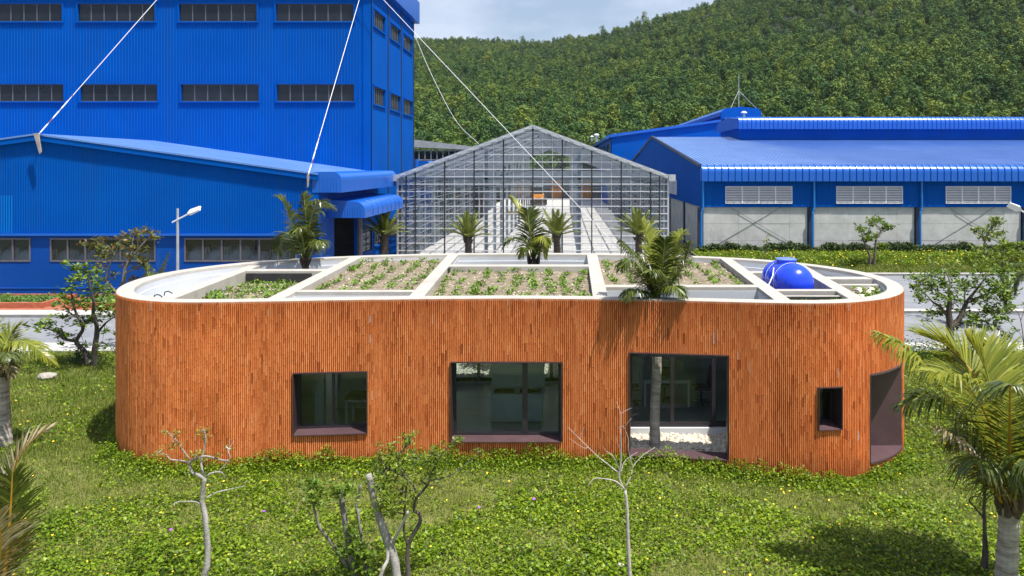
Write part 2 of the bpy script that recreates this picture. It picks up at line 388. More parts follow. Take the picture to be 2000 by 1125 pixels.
# ------------------------------------------------------------------ mesh helpers
class MB:
    def __init__(self):
        self.v, self.f, self.m = [], [], []

    def add(self, vs, fs, m=0):
        b = len(self.v)
        self.v.extend([tuple(p) for p in vs])
        self.f.extend([tuple(b + i for i in q) for q in fs])
        self.m.extend([m] * len(fs))
        return self

    def box(self, x0, x1, y0, y1, z0, z1, m=0):
        return self.add([(x0, y0, z0), (x1, y0, z0), (x1, y1, z0), (x0, y1, z0), (x0, y0, z1), (x1, y0, z1), (x1, y1, z1), (x0, y1, z1)],
                        [(0, 3, 2, 1), (4, 5, 6, 7), (0, 1, 5, 4), (1, 2, 6, 5), (2, 3, 7, 6), (3, 0, 4, 7)], m)

    def bar(self, p, q, w, h, m=0, up=(0, 0, 1)):
        """Square-section bar from p to q."""
        p, q = Vector(p), Vector(q)
        d = (q - p).normalized()
        u = Vector(up)
        if abs(d.dot(u)) > 0.98:
            u = Vector((0, 1, 0))
        s = d.cross(u).normalized() * (w / 2)
        t = s.cross(d).normalized() * (h / 2)
        vs = [p - s - t, p + s - t, p + s + t, p - s + t, q - s - t, q + s - t, q + s + t, q - s + t]
        return self.add(vs, [(0, 1, 2, 3), (7, 6, 5, 4), (0, 4, 5, 1), (1, 5, 6, 2), (2, 6, 7, 3), (3, 7, 4, 0)], m)

    def tube(self, pts, rad, n=8, m=0, cap=True, jit=0.0):
        pts = [Vector(p) for p in pts]
        if not hasattr(rad, '__len__'):
            rad = [rad] * len(pts)
        b = len(self.v)
        ref = Vector((0.31, 0.2, 0.93))
        for i, p in enumerate(pts):
            d = (pts[min(i + 1, len(pts) - 1)] - pts[max(i - 1, 0)])
            d = d.normalized() if d.length > 1e-9 else Vector((0, 0, 1))
            u = d.cross(ref)
            if u.length < 0.05:
                u = d.cross(Vector((1, 0, 0)))
            u.normalize()
            w = d.cross(u)
            for k in range(n):
                a = 2 * math.pi * k / n
                r = rad[i] * (1 + (random.uniform(-jit, jit) if jit else 0))
                self.v.append(tuple(p + u * (math.cos(a) * r) + w * (math.sin(a) * r)))
        for i in range(len(pts) - 1):
            for k in range(n):
                a0, a1 = b + i * n + k, b + i * n + (k + 1) % n
                self.f.append((a0, a1, a1 + n, a0 + n)); self.m.append(m)
        if cap:
            self.f.append(tuple(b + k for k in range(n))[::-1]); self.m.append(m)
            e = b + (len(pts) - 1) * n
            self.f.append(tuple(e + k for k in range(n))); self.m.append(m)
        return self

    def lathe(self, prof, c, n=16, m=0, axis='z'):
        """prof: (radius, height) pairs turned about an axis through c."""
        b = len(self.v)
        c = Vector(c)
        for (r, h) in prof:
            for k in range(n):
                a = 2 * math.pi * k / n
                x, y = math.cos(a) * r, math.sin(a) * r
                p = {'z': Vector((x, y, h)), 'x': Vector((h, x, y)), 'y': Vector((x, h, y))}[axis]
                self.v.append(tuple(c + p))
        for i in range(len(prof) - 1):
            for k in range(n):
                a0, a1 = b + i * n + k, b + i * n + (k + 1) % n
                self.f.append((a0, a1, a1 + n, a0 + n)); self.m.append(m)
        self.f.append(tuple(b + k for k in range(n))[::-1]); self.m.append(m)
        e = b + (len(prof) - 1) * n
        self.f.append(tuple(e + k for k in range(n))); self.m.append(m)
        return self

    def extrude(self, poly, axis, a0, a1, m=0):
        """Closed polygon pushed from a0 to a1 along an axis; poly holds the other two coordinates in x,y,z order."""
        n = len(poly)

        def pt(q, a):
            return {'x': (a, q[0], q[1]), 'y': (q[0], a, q[1]), 'z': (q[0], q[1], a)}[axis]
        vs = [pt(q, a0) for q in poly] + [pt(q, a1) for q in poly]
        fs = [tuple(range(n))[::-1], tuple(range(n, 2 * n))]
        fs += [(i, (i + 1) % n, n + (i + 1) % n, n + i) for i in range(n)]
        return self.add(vs, fs, m)

    def xf(self, M):
        self.v = [tuple(M @ Vector(p)) for p in self.v]
        return self

    def build(self, name, mats, parent=None, smooth=False, local=False):
        me = bpy.data.meshes.new(name)
        me.from_pydata(self.v, [], self.f)
        if isinstance(mats, str):
            mats = [mats]
        for k in mats:
            me.materials.append(MATS[k])
        if len(mats) > 1:
            me.polygons.foreach_set('material_index', self.m)
        if smooth:
            me.polygons.foreach_set('use_smooth', [True] * len(me.polygons))
        fix_normals(me)
        return link(name, me, parent, local)


def fix_normals(me):
    if len(me.polygons) > 60000:
        return
    bm = bmesh.new()
    bm.from_mesh(me)
    bmesh.ops.recalc_face_normals(bm, faces=bm.faces)
    bm.to_mesh(me)
    bm.free()


def link(name, data, parent=None, local=False):
    o = bpy.data.objects.new(name, data)
    COL.objects.link(o)
    if parent is not None:
        o.parent = parent
        if not local:
            o.matrix_parent_inverse = world_inv(parent)
    return o


def world_inv(p):
    m = Matrix.Identity(4)
    chain = []
    while p is not None:
        chain.append(p)
        p = p.parent
    for q in reversed(chain):
        m = m @ q.matrix_parent_inverse @ Matrix.LocRotScale(q.location, q.rotation_euler, q.scale)
    return m.inverted()


def tag(o, label, cat=None, group=None, kind=None):
    if label:
        o['label'] = label
    if cat:
        o['category'] = cat
    if group:
        o['group'] = group
    if kind:
        o['kind'] = kind
    return o


def thing(name, label, cat, loc=(0, 0, 0), group=None):
    o = bpy.data.objects.new(name, None)
    o.empty_display_size = 0.3
    COL.objects.link(o)
    o.location = loc
    return tag(o, label, cat, group)


def struct(o):
    o['kind'] = 'structure'
    return o


def stuff(o, label=None, cat=None):
    o['kind'] = 'stuff'
    return tag(o, label, cat)


def np_mesh(name, V, Fq, mats, parent=None, mi=None, smooth=False):
    """Mesh from arrays: V (n,3), Fq (m,k) faces all with k corners."""
    me = bpy.data.meshes.new(name)
    k = Fq.shape[1]
    me.vertices.add(len(V))
    me.vertices.foreach_set('co', np.ascontiguousarray(V, dtype=np.float32).ravel())
    me.loops.add(Fq.size)
    me.loops.foreach_set('vertex_index', np.ascontiguousarray(Fq, dtype=np.int32).ravel())
    me.polygons.add(len(Fq))
    me.polygons.foreach_set('loop_start', np.arange(0, Fq.size, k, dtype=np.int32))
    me.polygons.foreach_set('loop_total', np.full(len(Fq), k, dtype=np.int32))
    for q in ([mats] if isinstance(mats, str) else mats):
        me.materials.append(MATS[q])
    if mi is not None:
        me.polygons.foreach_set('material_index', np.ascontiguousarray(mi, dtype=np.int32))
    if smooth:
        me.polygons.foreach_set('use_smooth', np.ones(len(Fq), dtype=bool))
    me.update(calc_edges=True)
    me.validate()
    if not smooth:
        me.shade_flat()
    return link(name, me, parent)


def strips(lo, hi, cuts):
    """Interval lo..hi minus the cut intervals."""
    segs, a = [], lo
    for c0, c1 in sorted(cuts):
        if c0 > a:
            segs.append((a, min(c0, hi)))
        a = max(a, c1)
    if a < hi:
        segs.append((a, hi))
    return [s for s in segs if s[1] - s[0] > 1e-4]


def wall(mb, u0, u1, z0, z1, t0, t1, ops=(), axis='x', m=0):
    """Wall sheet t0..t1 thick running along x (or y), with openings (ua, ub, za, zb)."""
    us = sorted({u0, u1, *[min(max(o[0], u0), u1) for o in ops], *[min(max(o[1], u0), u1) for o in ops]})
    for a, b in zip(us[:-1], us[1:]):
        if b - a < 1e-5:
            continue
        mid = (a + b) / 2
        for s in strips(z0, z1, [(o[2], o[3]) for o in ops if o[0] < mid < o[1]]):
            if axis == 'x':
                mb.box(a, b, t0, t1, s[0], s[1], m)
            else:
                mb.box(t0, t1, a, b, s[0], s[1], m)
    return mb


def ribs(mb, u0, u1, z0, ztop, t, depth, pitch, ops=(), axis='x', m=0, frac=0.42):
    """Standing ribs of profiled sheet; depth carries the sign of the outward direction."""
    n = int((u1 - u0) / pitch)
    for i in range(n):
        u = u0 + (i + 0.5) * (u1 - u0) / n
        w = pitch * frac / 2
        zt = ztop(u) if callable(ztop) else ztop
        for a, b in strips(z0, zt, [(o[2], o[3]) for o in ops if o[0] - w < u < o[1] + w]):
            q = [(u - w, t), (u - w * 0.55, t + depth), (u + w * 0.55, t + depth), (u + w, t)]
            if axis == 'x':
                vs = [(x, y, a) for x, y in q] + [(x, y, b) for x, y in q]
            else:
                vs = [(y, x, a) for x, y in q] + [(y, x, b) for x, y in q]
            mb.add(vs, [(0, 1, 5, 4), (1, 2, 6, 5), (2, 3, 7, 6), (3, 2, 1, 0), (4, 5, 6, 7)], m)
    return mb


def catmull(pts, n):
    """Open Catmull-Rom curve through pts, n samples."""
    P = [Vector(p) for p in pts]
    P = [2 * P[0] - P[1]] + P + [2 * P[-1] - P[-2]]
    out = []
    segs = len(P) - 3
    for i in range(n):
        t = i / (n - 1) * segs
        k = min(int(t), segs - 1)
        u = t - k
        a, b, c, d = P[k:k + 4]
        out.append(0.5 * ((2 * b) + (c - a) * u + (2 * a - 5 * b + 4 * c - d) * u * u + (3 * b - a - 3 * c + d) * u ** 3))
    return out


def sn(x, y, s=1.0, seed=0.0):
    """Cheap smooth pseudo-noise, about -1..1, for arrays."""
    x = np.asarray(x) * s; y = np.asarray(y) * s
    return (np.sin(x * 1.7 + 1.3 * np.sin(y * 1.1 + seed) + seed) + np.sin(y * 2.1 + 1.7 * np.sin(x * 0.9 - seed) + 2.3 * seed)
            + 0.6 * np.sin(3.7 * x + 2.9 * y + seed) + 0.6 * np.sin(4.3 * y - 3.1 * x + 1.9 * seed)) / 3.2

# ------------------------------------------------------------------ setting: ground, roads, hill, forest
def sheet(name, x0, x1, y0, y1, z, m):
    return struct(MB().add([(x0, y0, z), (x1, y0, z), (x1, y1, z), (x0, y1, z)], [(0, 1, 2, 3)]).build(name, m))


sheet('ground', -3000, 3000, -300, 4000, -0.42, 'far_ground')
sheet('road', -140, 140, 28.3, 34.5, -0.10, 'asphalt')
sheet('side_road', -11.6, 140, 34.9, 46.3, -0.105, 'asphalt')
sheet('yard_floor', -11.4, 9.4, 47.0, 160, -0.012, 'yard')


def lawn_z(x, y):
    x, y = np.asarray(x, dtype=float), np.asarray(y, dtype=float)
    a = np.clip((x - 1.5) / 4.5, 0, 1)
    b = np.clip((y - 13.0) / 3.0, 0, 1) * np.clip((25.0 - y) / 4.0, 0, 1)
    fall = 0.22 * a * a * (3 - 2 * a) * b * b * (3 - 2 * b)          # the lawn dips towards the right-hand end
    return 0.03 * sn(x, y, 0.5, 1.0) + 0.015 * sn(x, y, 1.7, 2.0) - 0.01 - fall


nx, ny = 130, 70
gx, gy = np.meshgrid(np.linspace(-40, 40, nx), np.linspace(3, 26.9, ny))
gz = lawn_z(gx, gy)
idx = np.arange(nx * ny).reshape(ny, nx)
FQ = np.stack([idx[:-1, :-1], idx[:-1, 1:], idx[1:, 1:], idx[1:, :-1]], -1).reshape(-1, 4)
struct(np_mesh('lawn', np.stack([gx, gy, gz], -1).reshape(-1, 3), FQ, 'lawn_ground', smooth=True))


def slabs(name, x0, x1, y0, y1, z0, z1, m, pitch, piece, gap=0.012):
    """A pavement: bed with the single slabs as pieces where they are near enough to tell apart."""
    bed = struct(MB().box(x0, x1, y0, y1, z0, z1 - 0.012).build(name, 'concrete_dark'))
    n = int(round((x1 - x0) / pitch))
    w = (x1 - x0) / n
    me = None
    for i in range(n):
        a = x0 + i * w
        if me is None:
            o = MB().box(gap / 2, w - gap / 2, y0 + 0.004, y1 - 0.004, z1 - 0.05, z1).build(piece, m, bed)
            me = o.data
        else:
            o = link(piece, me, bed)
        o.location = (a, 0, random.uniform(-0.002, 0.002))
    return bed


slabs('pavement', -32, -8, 27.0, 28.26, -0.15, 0.02, 'pavement', 1.2, 'paving_slab')
slabs('pavement', 6, 30, 27.0, 28.26, -0.15, 0.02, 'pavement', 1.2, 'paving_slab')
slabs('far_pavement', -36, -12.0, 33.5, 34.6, -0.15, 0.03, 'pavement', 1.2, 'paving_slab')
slabs('kerb', 4, 40, 34.42, 34.95, -0.15, 0.02, 'pavement', 1.2, 'kerb_stone')
slabs('kerb', 8.2, 60.2, 46.2, 46.6, -0.15, 0.03, 'pavement', 1.3, 'kerb_stone')
struct(MB().box(-40, -12.2, 34.63, 38.1, -0.15, 0.012).build('brick_paving', 'brick_paving'))

# grass bank in front of the right-hand warehouse
nx, ny = 60, 12
gx, gy = np.meshgrid(np.linspace(9.0, 62, nx), np.linspace(46.62, 54.45, ny))


def bank_z(x, y):
    t = np.clip((np.asarray(y) - 46.6) / 5.5, 0, 1)
    return 0.02 + 0.42 * t * t * (3 - 2 * t) + 0.05 * sn(x, y, 0.8, 4)


idx = np.arange(nx * ny).reshape(ny, nx)
FQ = np.stack([idx[:-1, :-1], idx[:-1, 1:], idx[1:, 1:], idx[1:, :-1]], -1).reshape(-1, 4)
struct(np_mesh('grass_bank', np.stack([gx, gy, bank_z(gx, gy)], -1).reshape(-1, 3), FQ, 'lawn_ground', smooth=True))

# wooded hill
SKY_PX = np.array([-200, 300, 600, 810, 900, 1000, 1050, 1100, 1200, 1300, 1400, 1600, 2000, 2600])
SKY_Y = np.array([100, 90, 88, 88, 86, 98, 100, 94, 80, 46, 18, -50, -160, -230])
RID_D = np.array([950, 930, 900, 890, 880, 840, 820, 790, 730, 690, 660, 630, 610, 600])
HF = 165.0


def hill_z(a, d):
    px = CX + a * F
    D = np.interp(px, SKY_PX, RID_D)
    zr = ZC + (CY - np.interp(px, SKY_PX, SKY_Y)) * D / F
    t = (d - HF) / (D - HF)
    up = np.clip(t, 0, 1) ** 1.12
    z = np.where(t <= 1, zr * up, zr * (1 - 0.9 * (t - 1) ** 2))
    x = a * d
    z = z + np.clip(t, 0, 1) * (1 - 0.6 * np.clip(t, 0, 1)) * (7 * sn(x, d, 0.011, 1.5) + 3 * sn(x, d, 0.03, 3.5))
    return np.where(t < 0, -0.5, z - 0.3)


na, nd = 110, 90
ga, gd = np.meshgrid(np.linspace(-0.8, 1.05, na), np.linspace(HF - 6, 1250, nd))
gz = np.maximum(hill_z(ga, gd), -2)
idx = np.arange(na * nd).reshape(nd, na)
FQ = np.stack([idx[:-1, :-1], idx[:-1, 1:], idx[1:, 1:], idx[1:, :-1]], -1).reshape(-1, 4)
struct(np_mesh('hill', np.stack([ga * gd, gd, gz], -1).reshape(-1, 3), FQ, 'hill_ground', smooth=True))


def forest_tree(k):
    """One plantation tree: stem and a loose crown of leaf sprays."""
    r = random.Random(100 + k)
    mb = MB()
    h = r.uniform(7.2, 9.4)
    rad = r.uniform(1.7, 2.4)
    mb.tube([(0, 0, -1), (0.1, 0, h * 0.5), (0, 0.1, h * 0.85)], [0.14, 0.1, 0.03], 5, 1)
    lobes = [(r.uniform(-0.5, 0.5) * rad, r.uniform(-0.5, 0.5) * rad, h * r.uniform(0.50, 0.86), rad * r.uniform(0.42, 0.68)) for _ in range(8)]
    lobes.append((0, 0, h * 0.9, rad * 0.42))
    lobes.append((0, 0, h * 0.6, rad * 0.8))
    for (lx, ly, lz, lr) in lobes:
        for _ in range(34):
            u = Vector((r.gauss(0, 1), r.gauss(0, 1), r.gauss(0.25, 1))).normalized()
            c = Vector((lx, ly, lz)) + Vector((u.x * lr, u.y * lr, u.z * lr * 1.15)) * r.uniform(0.75, 1.08)
            nrm = (u + Vector((r.gauss(0, 0.28), r.gauss(0, 0.28), r.gauss(0, 0.28)))).normalized()
            t1 = nrm.orthogonal().normalized()
            t1 = Matrix.Rotation(r.uniform(0, 6.28), 3, nrm) @ t1
            t2 = nrm.cross(t1)
            a, b = r.uniform(0.20, 0.42), r.uniform(0.12, 0.26)
            mb.add([c - t1 * a, c - t2 * b + t1 * 0.1, c + t1 * a, c + t2 * b], [(0, 1, 2, 3)], 0)
    me = bpy.data.meshes.new('forest_tree')
    me.from_pydata(mb.v, [], mb.f)
    me.materials.append(MATS['forest_leaf']); me.materials.append(MATS['bark_brown'])
    me.polygons.foreach_set('material_index', mb.m)
    return bpy.data.objects.new('forest_tree', me)


protos = [forest_tree(k) for k in range(6)]
N = 18000
fd = np.concatenate([np.sqrt(rng.uniform(HF ** 2, 960 ** 2, N)), np.sqrt(rng.uniform(HF ** 2, 360 ** 2, 2600))])
fa = rng.uniform(-0.30, 0.74, len(fd))
keep = fd < np.interp(CX + fa * F, SKY_PX, RID_D) * 1.04
fa, fd = fa[keep], fd[keep]
fz = hill_z(fa, fd)
clear = sn(fa * fd, fd, 0.02, 9) > 0.93          # a few gaps
fa, fd, fz = fa[~clear], fd[~clear], fz[~clear]
me = bpy.data.meshes.new('hillside_forest')
me.from_pydata(np.stack([fa * fd, fd, fz], -1).tolist(), [], [])
at_s = me.attributes.new('scl', 'FLOAT', 'POINT')
sv = rng.uniform(0.78, 1.38, len(fa)) * (1 + 0.15 * sn(fa * fd, fd, 0.03, 5))
sv[rng.random(len(fa)) < 0.02] *= 1.35
at_s.data.foreach_set('value', sv.astype(np.float32))
at_r = me.attributes.new('rot', 'FLOAT', 'POINT')
at_r.data.foreach_set('value', rng.uniform(0, 6.28, len(fa)).astype(np.float32))
at_i = me.attributes.new('pick', 'INT', 'POINT')
at_i.data.foreach_set('value', rng.integers(0, len(protos), len(fa)).astype(np.int32))
forest = link('hillside_forest', me)
stuff(forest, 'dense green plantation forest covering the whole hillside behind the blue factory sheds', 'forest')
ng = bpy.data.node_groups.new('forest_nodes', 'GeometryNodeTree')
ng.interface.new_socket('Geometry', in_out='INPUT', socket_type='NodeSocketGeometry')
ng.interface.new_socket('Geometry', in_out='OUTPUT', socket_type='NodeSocketGeometry')
gi, go = ng.nodes.new('NodeGroupInput'), ng.nodes.new('NodeGroupOutput')
iop = ng.nodes.new('GeometryNodeInstanceOnPoints')
iop.inputs['Pick Instance'].default_value = True
g2i = ng.nodes.new('GeometryNodeGeometryToInstance')
for p in protos:
    oi = ng.nodes.new('GeometryNodeObjectInfo')
    oi.inputs['Object'].default_value = p
    ng.links.new(oi.outputs['Geometry'], g2i.inputs['Geometry'])


def named(n, t):
    q = ng.nodes.new('GeometryNodeInputNamedAttribute')
    q.data_type = t
    q.inputs['Name'].default_value = n
    return q.outputs['Attribute']


comb = ng.nodes.new('ShaderNodeCombineXYZ')
ng.links.new(named('rot', 'FLOAT'), comb.inputs['Z'])
ng.links.new(gi.outputs[0], iop.inputs['Points'])
ng.links.new(g2i.outputs[0], iop.inputs['Instance'])
ng.links.new(named('pick', 'INT'), iop.inputs['Instance Index'])
ng.links.new(comb.outputs[0], iop.inputs['Rotation'])
ng.links.new(named('scl', 'FLOAT'), iop.inputs['Scale'])
ng.links.new(iop.outputs[0], go.inputs[0])
forest.modifiers.new('trees', 'NODES').node_group = ng

# ------------------------------------------------------------------ the curved terracotta pavilion
ZR = 3.6                                   # top of the roof rim
OUT = [(-7.8, 16.55), (-4.5, 16.86), (-1.3, 17.03), (1.9, 16.84), (5.2, 16.42), (6.68, 16.75), (7.58, 17.45), (8.14, 18.4), (8.42, 19.6),
       (8.36, 20.8), (8.0, 21.9), (7.1, 23.2), (5.3, 24.55), (2.0, 25.55), (-1.3, 25.8), (-4.6, 25.55), (-7.7, 24.6), (-9.74, 23.2), (-10.72, 21.7),
       (-11.0, 20.2), (-10.78, 18.75), (-10.14, 17.5), (-9.15, 16.78)]


def closed_curve(P, n):
    P = [Vector((x, y, 0)) for x, y in P]
    k = len(P)
    pts = []
    for i in range(k):
        a, b, c, d = P[i - 1], P[i], P[(i + 1) % k], P[(i + 2) % k]
        for j in range(24):
            u = j / 24
            pts.append(0.5 * ((2 * b) + (c - a) * u + (2 * a - 5 * b + 4 * c - d) * u * u + (3 * b - a - 3 * c + d) * u ** 3))
    for _ in range(30):                                    # relax the outline so it runs smoothly
        pts = [(pts[i - 1] + pts[i] * 2 + pts[(i + 1) % len(pts)]) / 4 for i in range(len(pts))]
    L = [0]
    for i in range(len(pts)):
        L.append(L[-1] + (pts[(i + 1) % len(pts)] - pts[i]).length)
    out = []
    for i in range(n):
        s = L[-1] * i / n
        j = int(np.searchsorted(L, s, side='right')) - 1
        u = (s - L[j]) / (L[j + 1] - L[j])
        out.append(pts[j].lerp(pts[(j + 1) % len(pts)], u))
    return out, L[-1]


def normals(pts):
    n = len(pts)
    res = []
    for i in range(n):
        t = (pts[(i + 1) % n] - pts[i - 1]).normalized()
        res.append(Vector((t.y, -t.x, 0)))               # outward: the outline runs counter-clockwise
    return res


ring, PERIM = closed_curve(OUT, 360)
rnorm = normals(ring)


def offset_ring(w):
    return [p - n * w for p, n in zip(ring, rnorm)]


inner = offset_ring(0.36)


def split_ring(pts):
    il = min(range(len(pts)), key=lambda i: pts[i].x)
    ir = max(range(len(pts)), key=lambda i: pts[i].x)
    n = len(pts)
    front, back = [], []
    i = il
    while i != ir:
        front.append(pts[i]); i = (i + 1) % n
    front.append(pts[ir])
    while i != il:
        back.append(pts[i]); i = (i + 1) % n
    back.append(pts[il])
    return front, back[::-1]


fr_i, bk_i = split_ring(inner)
fr_o, bk_o = split_ring(ring)


def fd_(x, side=None):
    P = side or fr_i
    return float(np.interp(x, [p.x for p in P], [p.y for p in P]))


def bd_(x, side=None):
    P = side or bk_i
    return float(np.interp(x, [p.x for p in P], [p.y for p in P]))


# openings in the wall: x0, x1, z0, z1 on the side towards the lawn
W1 = (-5.88, -4.29, 0.66, 2.03)
W2 = (-2.49, -0.03, 0.43, 2.20)
W3 = (1.45, 3.57, 0.17, 2.44)
W4 = (5.43, 5.97, 0.88, 1.80)
NICHE = (6.70, 9.0, 0.055, 1.97)
NICHE_D = 17.78

pav = thing('curved_pavilion', 'low bean-shaped pavilion clad in orange terracotta rods with planted white-beamed roof', 'building', (-1.3, 21, 0))


def cuts_at(p):
    c = []
    if p.y < 17.9:
        for w in (W1, W2, W3, W4):
            if w[0] < p.x < w[1]:
                c.append((w[2], w[3]))
    if p.x > NICHE[0] and p.y < NICHE_D:
        c.append((NICHE[2], NICHE[3]))
    return c


# backing wall behind the rods (two faces, open only where the windows are)
mb = MB()
fine, _ = closed_curve(OUT, 900)
fn = normals(fine)
for i in range(900):
    j = (i + 1) % 900
    mid = (fine[i] + fine[j]) / 2
    for a, b in strips(-0.45, ZR - 0.04, cuts_at(mid)):
        p, q = fine[i] - fn[i] * 0.02, fine[j] - fn[j] * 0.02
        r, s = fine[i] - fn[i] * 0.24, fine[j] - fn[j] * 0.24
        mb.add([(p.x, p.y, a), (q.x, q.y, a), (q.x, q.y, b), (p.x, p.y, b), (r.x, r.y, a), (s.x, s.y, a), (s.x, s.y, b), (r.x, r.y, b)],
               [(0, 1, 2, 3)], 0)
        mb.add([(r.x, r.y, a), (s.x, s.y, a), (s.x, s.y, b), (r.x, r.y, b)], [(0, 1, 2, 3)], 1)
        mb.add([(p.x, p.y, a), (q.x, q.y, a), (s.x, s.y, a), (r.x, r.y, a), (p.x, p.y, b), (q.x, q.y, b), (s.x, s.y, b), (r.x, r.y, b)],
               [(0, 1, 2, 3), (4, 5, 6, 7)], 1)
mb.build('wall', ['brick', 'white_paint'], pav)

# terracotta rods: short lengths set end to end in columns, each a little different
PITCH = 0.0425
ncol = int(PERIM / PITCH)
cols, _ = closed_curve(OUT, ncol)
cn = normals(cols)
V, FQr = [], []
rr = random.Random(5)
prof = [(-0.0180, -0.018), (-0.0105, 0.021), (0.0105, 0.021), (0.0180, -0.018)]
for i in range(ncol):
    c, n = cols[i], cn[i]
    t = Vector((-n.y, n.x, 0))
    for a, b in strips(-0.42, ZR - 0.012, cuts_at(c)):
        z = a
        first = rr.uniform(0.02, 0.24)
        out0 = rr.uniform(-0.002, 0.002)
        while z < b - 1e-4:
            ln = first if first else rr.uniform(0.16, 0.27)
            first = 0
            z1 = min(z + ln, b)
            if b - z1 < 0.03:
                z1 = b
            s0 = rr.uniform(0.97, 1.03)
            lean = rr.uniform(-0.0015, 0.0015)
            o = out0 + rr.uniform(-0.0012, 0.0012)
            base = len(V)
            for (zz, sc, dx) in ((z + 0.0008, s0 * 1.05, lean), (z1 - 0.0008, s0 * 0.965, -lean)):
                for (u, w) in prof:
                    p = c + t * (u * sc + dx) + n * (w * sc + o + 0.006)
                    V.append((p.x, p.y, zz))
            for k in range(3):
                FQr.append((base + k, base + k + 1, base + k + 5, base + k + 4))
            FQr.append((base + 3, base + 2, base + 1, base))
            FQr.append((base + 4, base + 5, base + 6, base + 7))
            z = z1
rods = np_mesh('terracotta_rod_cladding', np.array(V), np.array(FQr), 'terracotta', pav)
rods['kind'] = 'stuff'
rods['label'] = 'orange terracotta rods set upright in staggered lengths around the wall'


# roof rim
def ring_mesh(levels, m, name, parent, closed_top=True):
    mb = MB()
    n = len(ring)
    rings = [[(p.x, p.y, z) for p in offset_ring(w)] for (w, z) in levels]
    for r0, r1 in zip(rings[:-1], rings[1:]):
        for i in range(n):
            j = (i + 1) % n
            mb.add([r0[i], r0[j], r1[j], r1[i]], [(0, 1, 2, 3)], 0)
    return mb.build(name, m, parent)


ring_mesh([(-0.012, ZR - 0.055), (-0.016, ZR - 0.008), (-0.006, ZR), (0.34, ZR), (0.352, ZR - 0.008), (0.36, ZR - 0.09)], 'concrete', 'roof_rim', pav)
ring_mesh([(0.362, ZR - 0.085), (0.362, ZR - 0.22), (0.40, ZR - 0.225), (0.40, 2.3), (0.23, 2.29)], 'white_paint', 'roof_upstand', pav)

# roof beams running front to back
BEAMS = [((-8.77, 16.83), (-9.06, 21.9)), ((-6.37, 16.77), (-6.66, 24.9)), ((-3.29, 16.9), (-3.62, 25.05)),
         ((0.83, 16.96), (0.95, 25.3)), ((4.79, 16.64), (5.16, 24.5)), ((6.48, 16.9), (6.95, 22.6))]


def beam_x(k, d):
    (x0, d0), (x1, d1) = BEAMS[k]
    return x0 + (x1 - x0) * (d - d0) / (d1 - d0)


BW = 0.34
ZB = ZR - 0.004
for k in range(6):
    d0, d1 = fd_(beam_x(k, 17)) - 0.15, bd_(beam_x(k, 24)) + 0.15
    if k == 0:
        d1 = 22.6
    mb = MB()
    q = [(beam_x(k, d0) - BW / 2, d0), (beam_x(k, d0) + BW / 2, d0), (beam_x(k, d1) + BW / 2, d1), (beam_x(k, d1) - BW / 2, d1)]
    vs = [(x, y, 2.75) for x, y in q] + [(x, y, ZB - 0.006) for x, y in q]
    cx, cy = sum(x for x, y in q) / 4, sum(y for x, y in q) / 4
    vs += [(x + (0.008 if x < cx else -0.008), y, ZB) for x, y in q]
    mb.add(vs, [(3, 2, 1, 0), (8, 9, 10, 11)] + [(i, (i + 1) % 4, 4 + (i + 1) % 4, 4 + i) for i in range(4)]
           + [(4 + i, 4 + (i + 1) % 4, 8 + (i + 1) % 4, 8 + i) for i in range(4)])
    mb.build('roof_beam', 'concrete', pav)


def lx(k, d):        # left edge of bay k (bay 0 lies left of beam 0)
    return beam_x(k - 1, d) + BW / 2


def rx(k, d):
    return beam_x(k, d) - BW / 2


def cross_beam(k, d0, d1, z1=ZB - 0.004, z0=2.75, m='concrete'):
    def l(d):
        return lx(k, d) - 0.05 if k > 0 else min(p.x for p in inner if abs(p.y - d) < 0.4)

    def r(d):
        return rx(k, d) + 0.05 if k < 6 else max(p.x for p in inner if abs(p.y - d) < 0.4) + 0.05
    q = [(l(d0), d0), (r(d0), d0), (r(d1), d1), (l(d1), d1)]
    MB().add([(x, y, z0) for x, y in q] + [(x, y, z1) for x, y in q],
             [(3, 2, 1, 0), (4, 5, 6, 7)] + [(i, (i + 1) % 4, 4 + (i + 1) % 4, 4 + i) for i in range(4)]).build('cross_beam', m, pav)


def bay_grid(k, df, db, nu, nv):
    """Points over bay k between depth limits (None = the rim)."""
    out = []
    for j in range(nv + 1):
        row = []
        for i in range(nu + 1):
            u, v = i / nu, j / nv
            d = (df or 18.0) * (1 - v) + (db or 24.0) * v
            for _ in range(3):
                xl = lx(k, d) if k > 0 else -10.62
                xr = rx(k, d) if k < 6 else 8.04
                if k == 0:
                    xl = max(xl, min([p.x for p in inner if abs(p.y - d) < 0.25] or [xl]))
                if k == 6:
                    xr = min(xr, max([p.x for p in inner if abs(p.y - d) < 0.25] or [xr]))
                x = xl + (xr - xl) * u
                f = df if df else fd_(x)
                b = db if db else bd_(x)
                d = f * (1 - v) + b * v
            row.append((x, d))
        out.append(row)
    return out


def bay_sheet(mb, k, df, db, zf, nu=14, nv=10, m=0):
    g = bay_grid(k, df, db, nu, nv)
    b = len(mb.v)
    for row in g:
        for (x, d) in row:
            mb.v.append((x, d, zf(x, d) if callable(zf) else zf))
    for j in range(nv):
        for i in range(nu):
            a = b + j * (nu + 1) + i
            mb.f.append((a, a + 1, a + nu + 2, a + nu + 1)); mb.m.append(m)
    return g


cross_beam(1, 21.42, 21.85)
cross_beam(2, 17.90, 18.18)
cross_beam(3, 22.40, 22.86)
cross_beam(4, 18.60, 18.98)
cross_beam(5, 18.02, 18.30)
cross_beam(5, 21.05, 21.40)
cross_beam(6, 19.50, 19.72, ZB - 0.10)
cross_beam(6, 20.00, 20.45, ZB - 0.02)
# thin second coping in front of the bay with the tank
cross_beam(5, 17.62, 17.74, ZB - 0.06, 3.2)

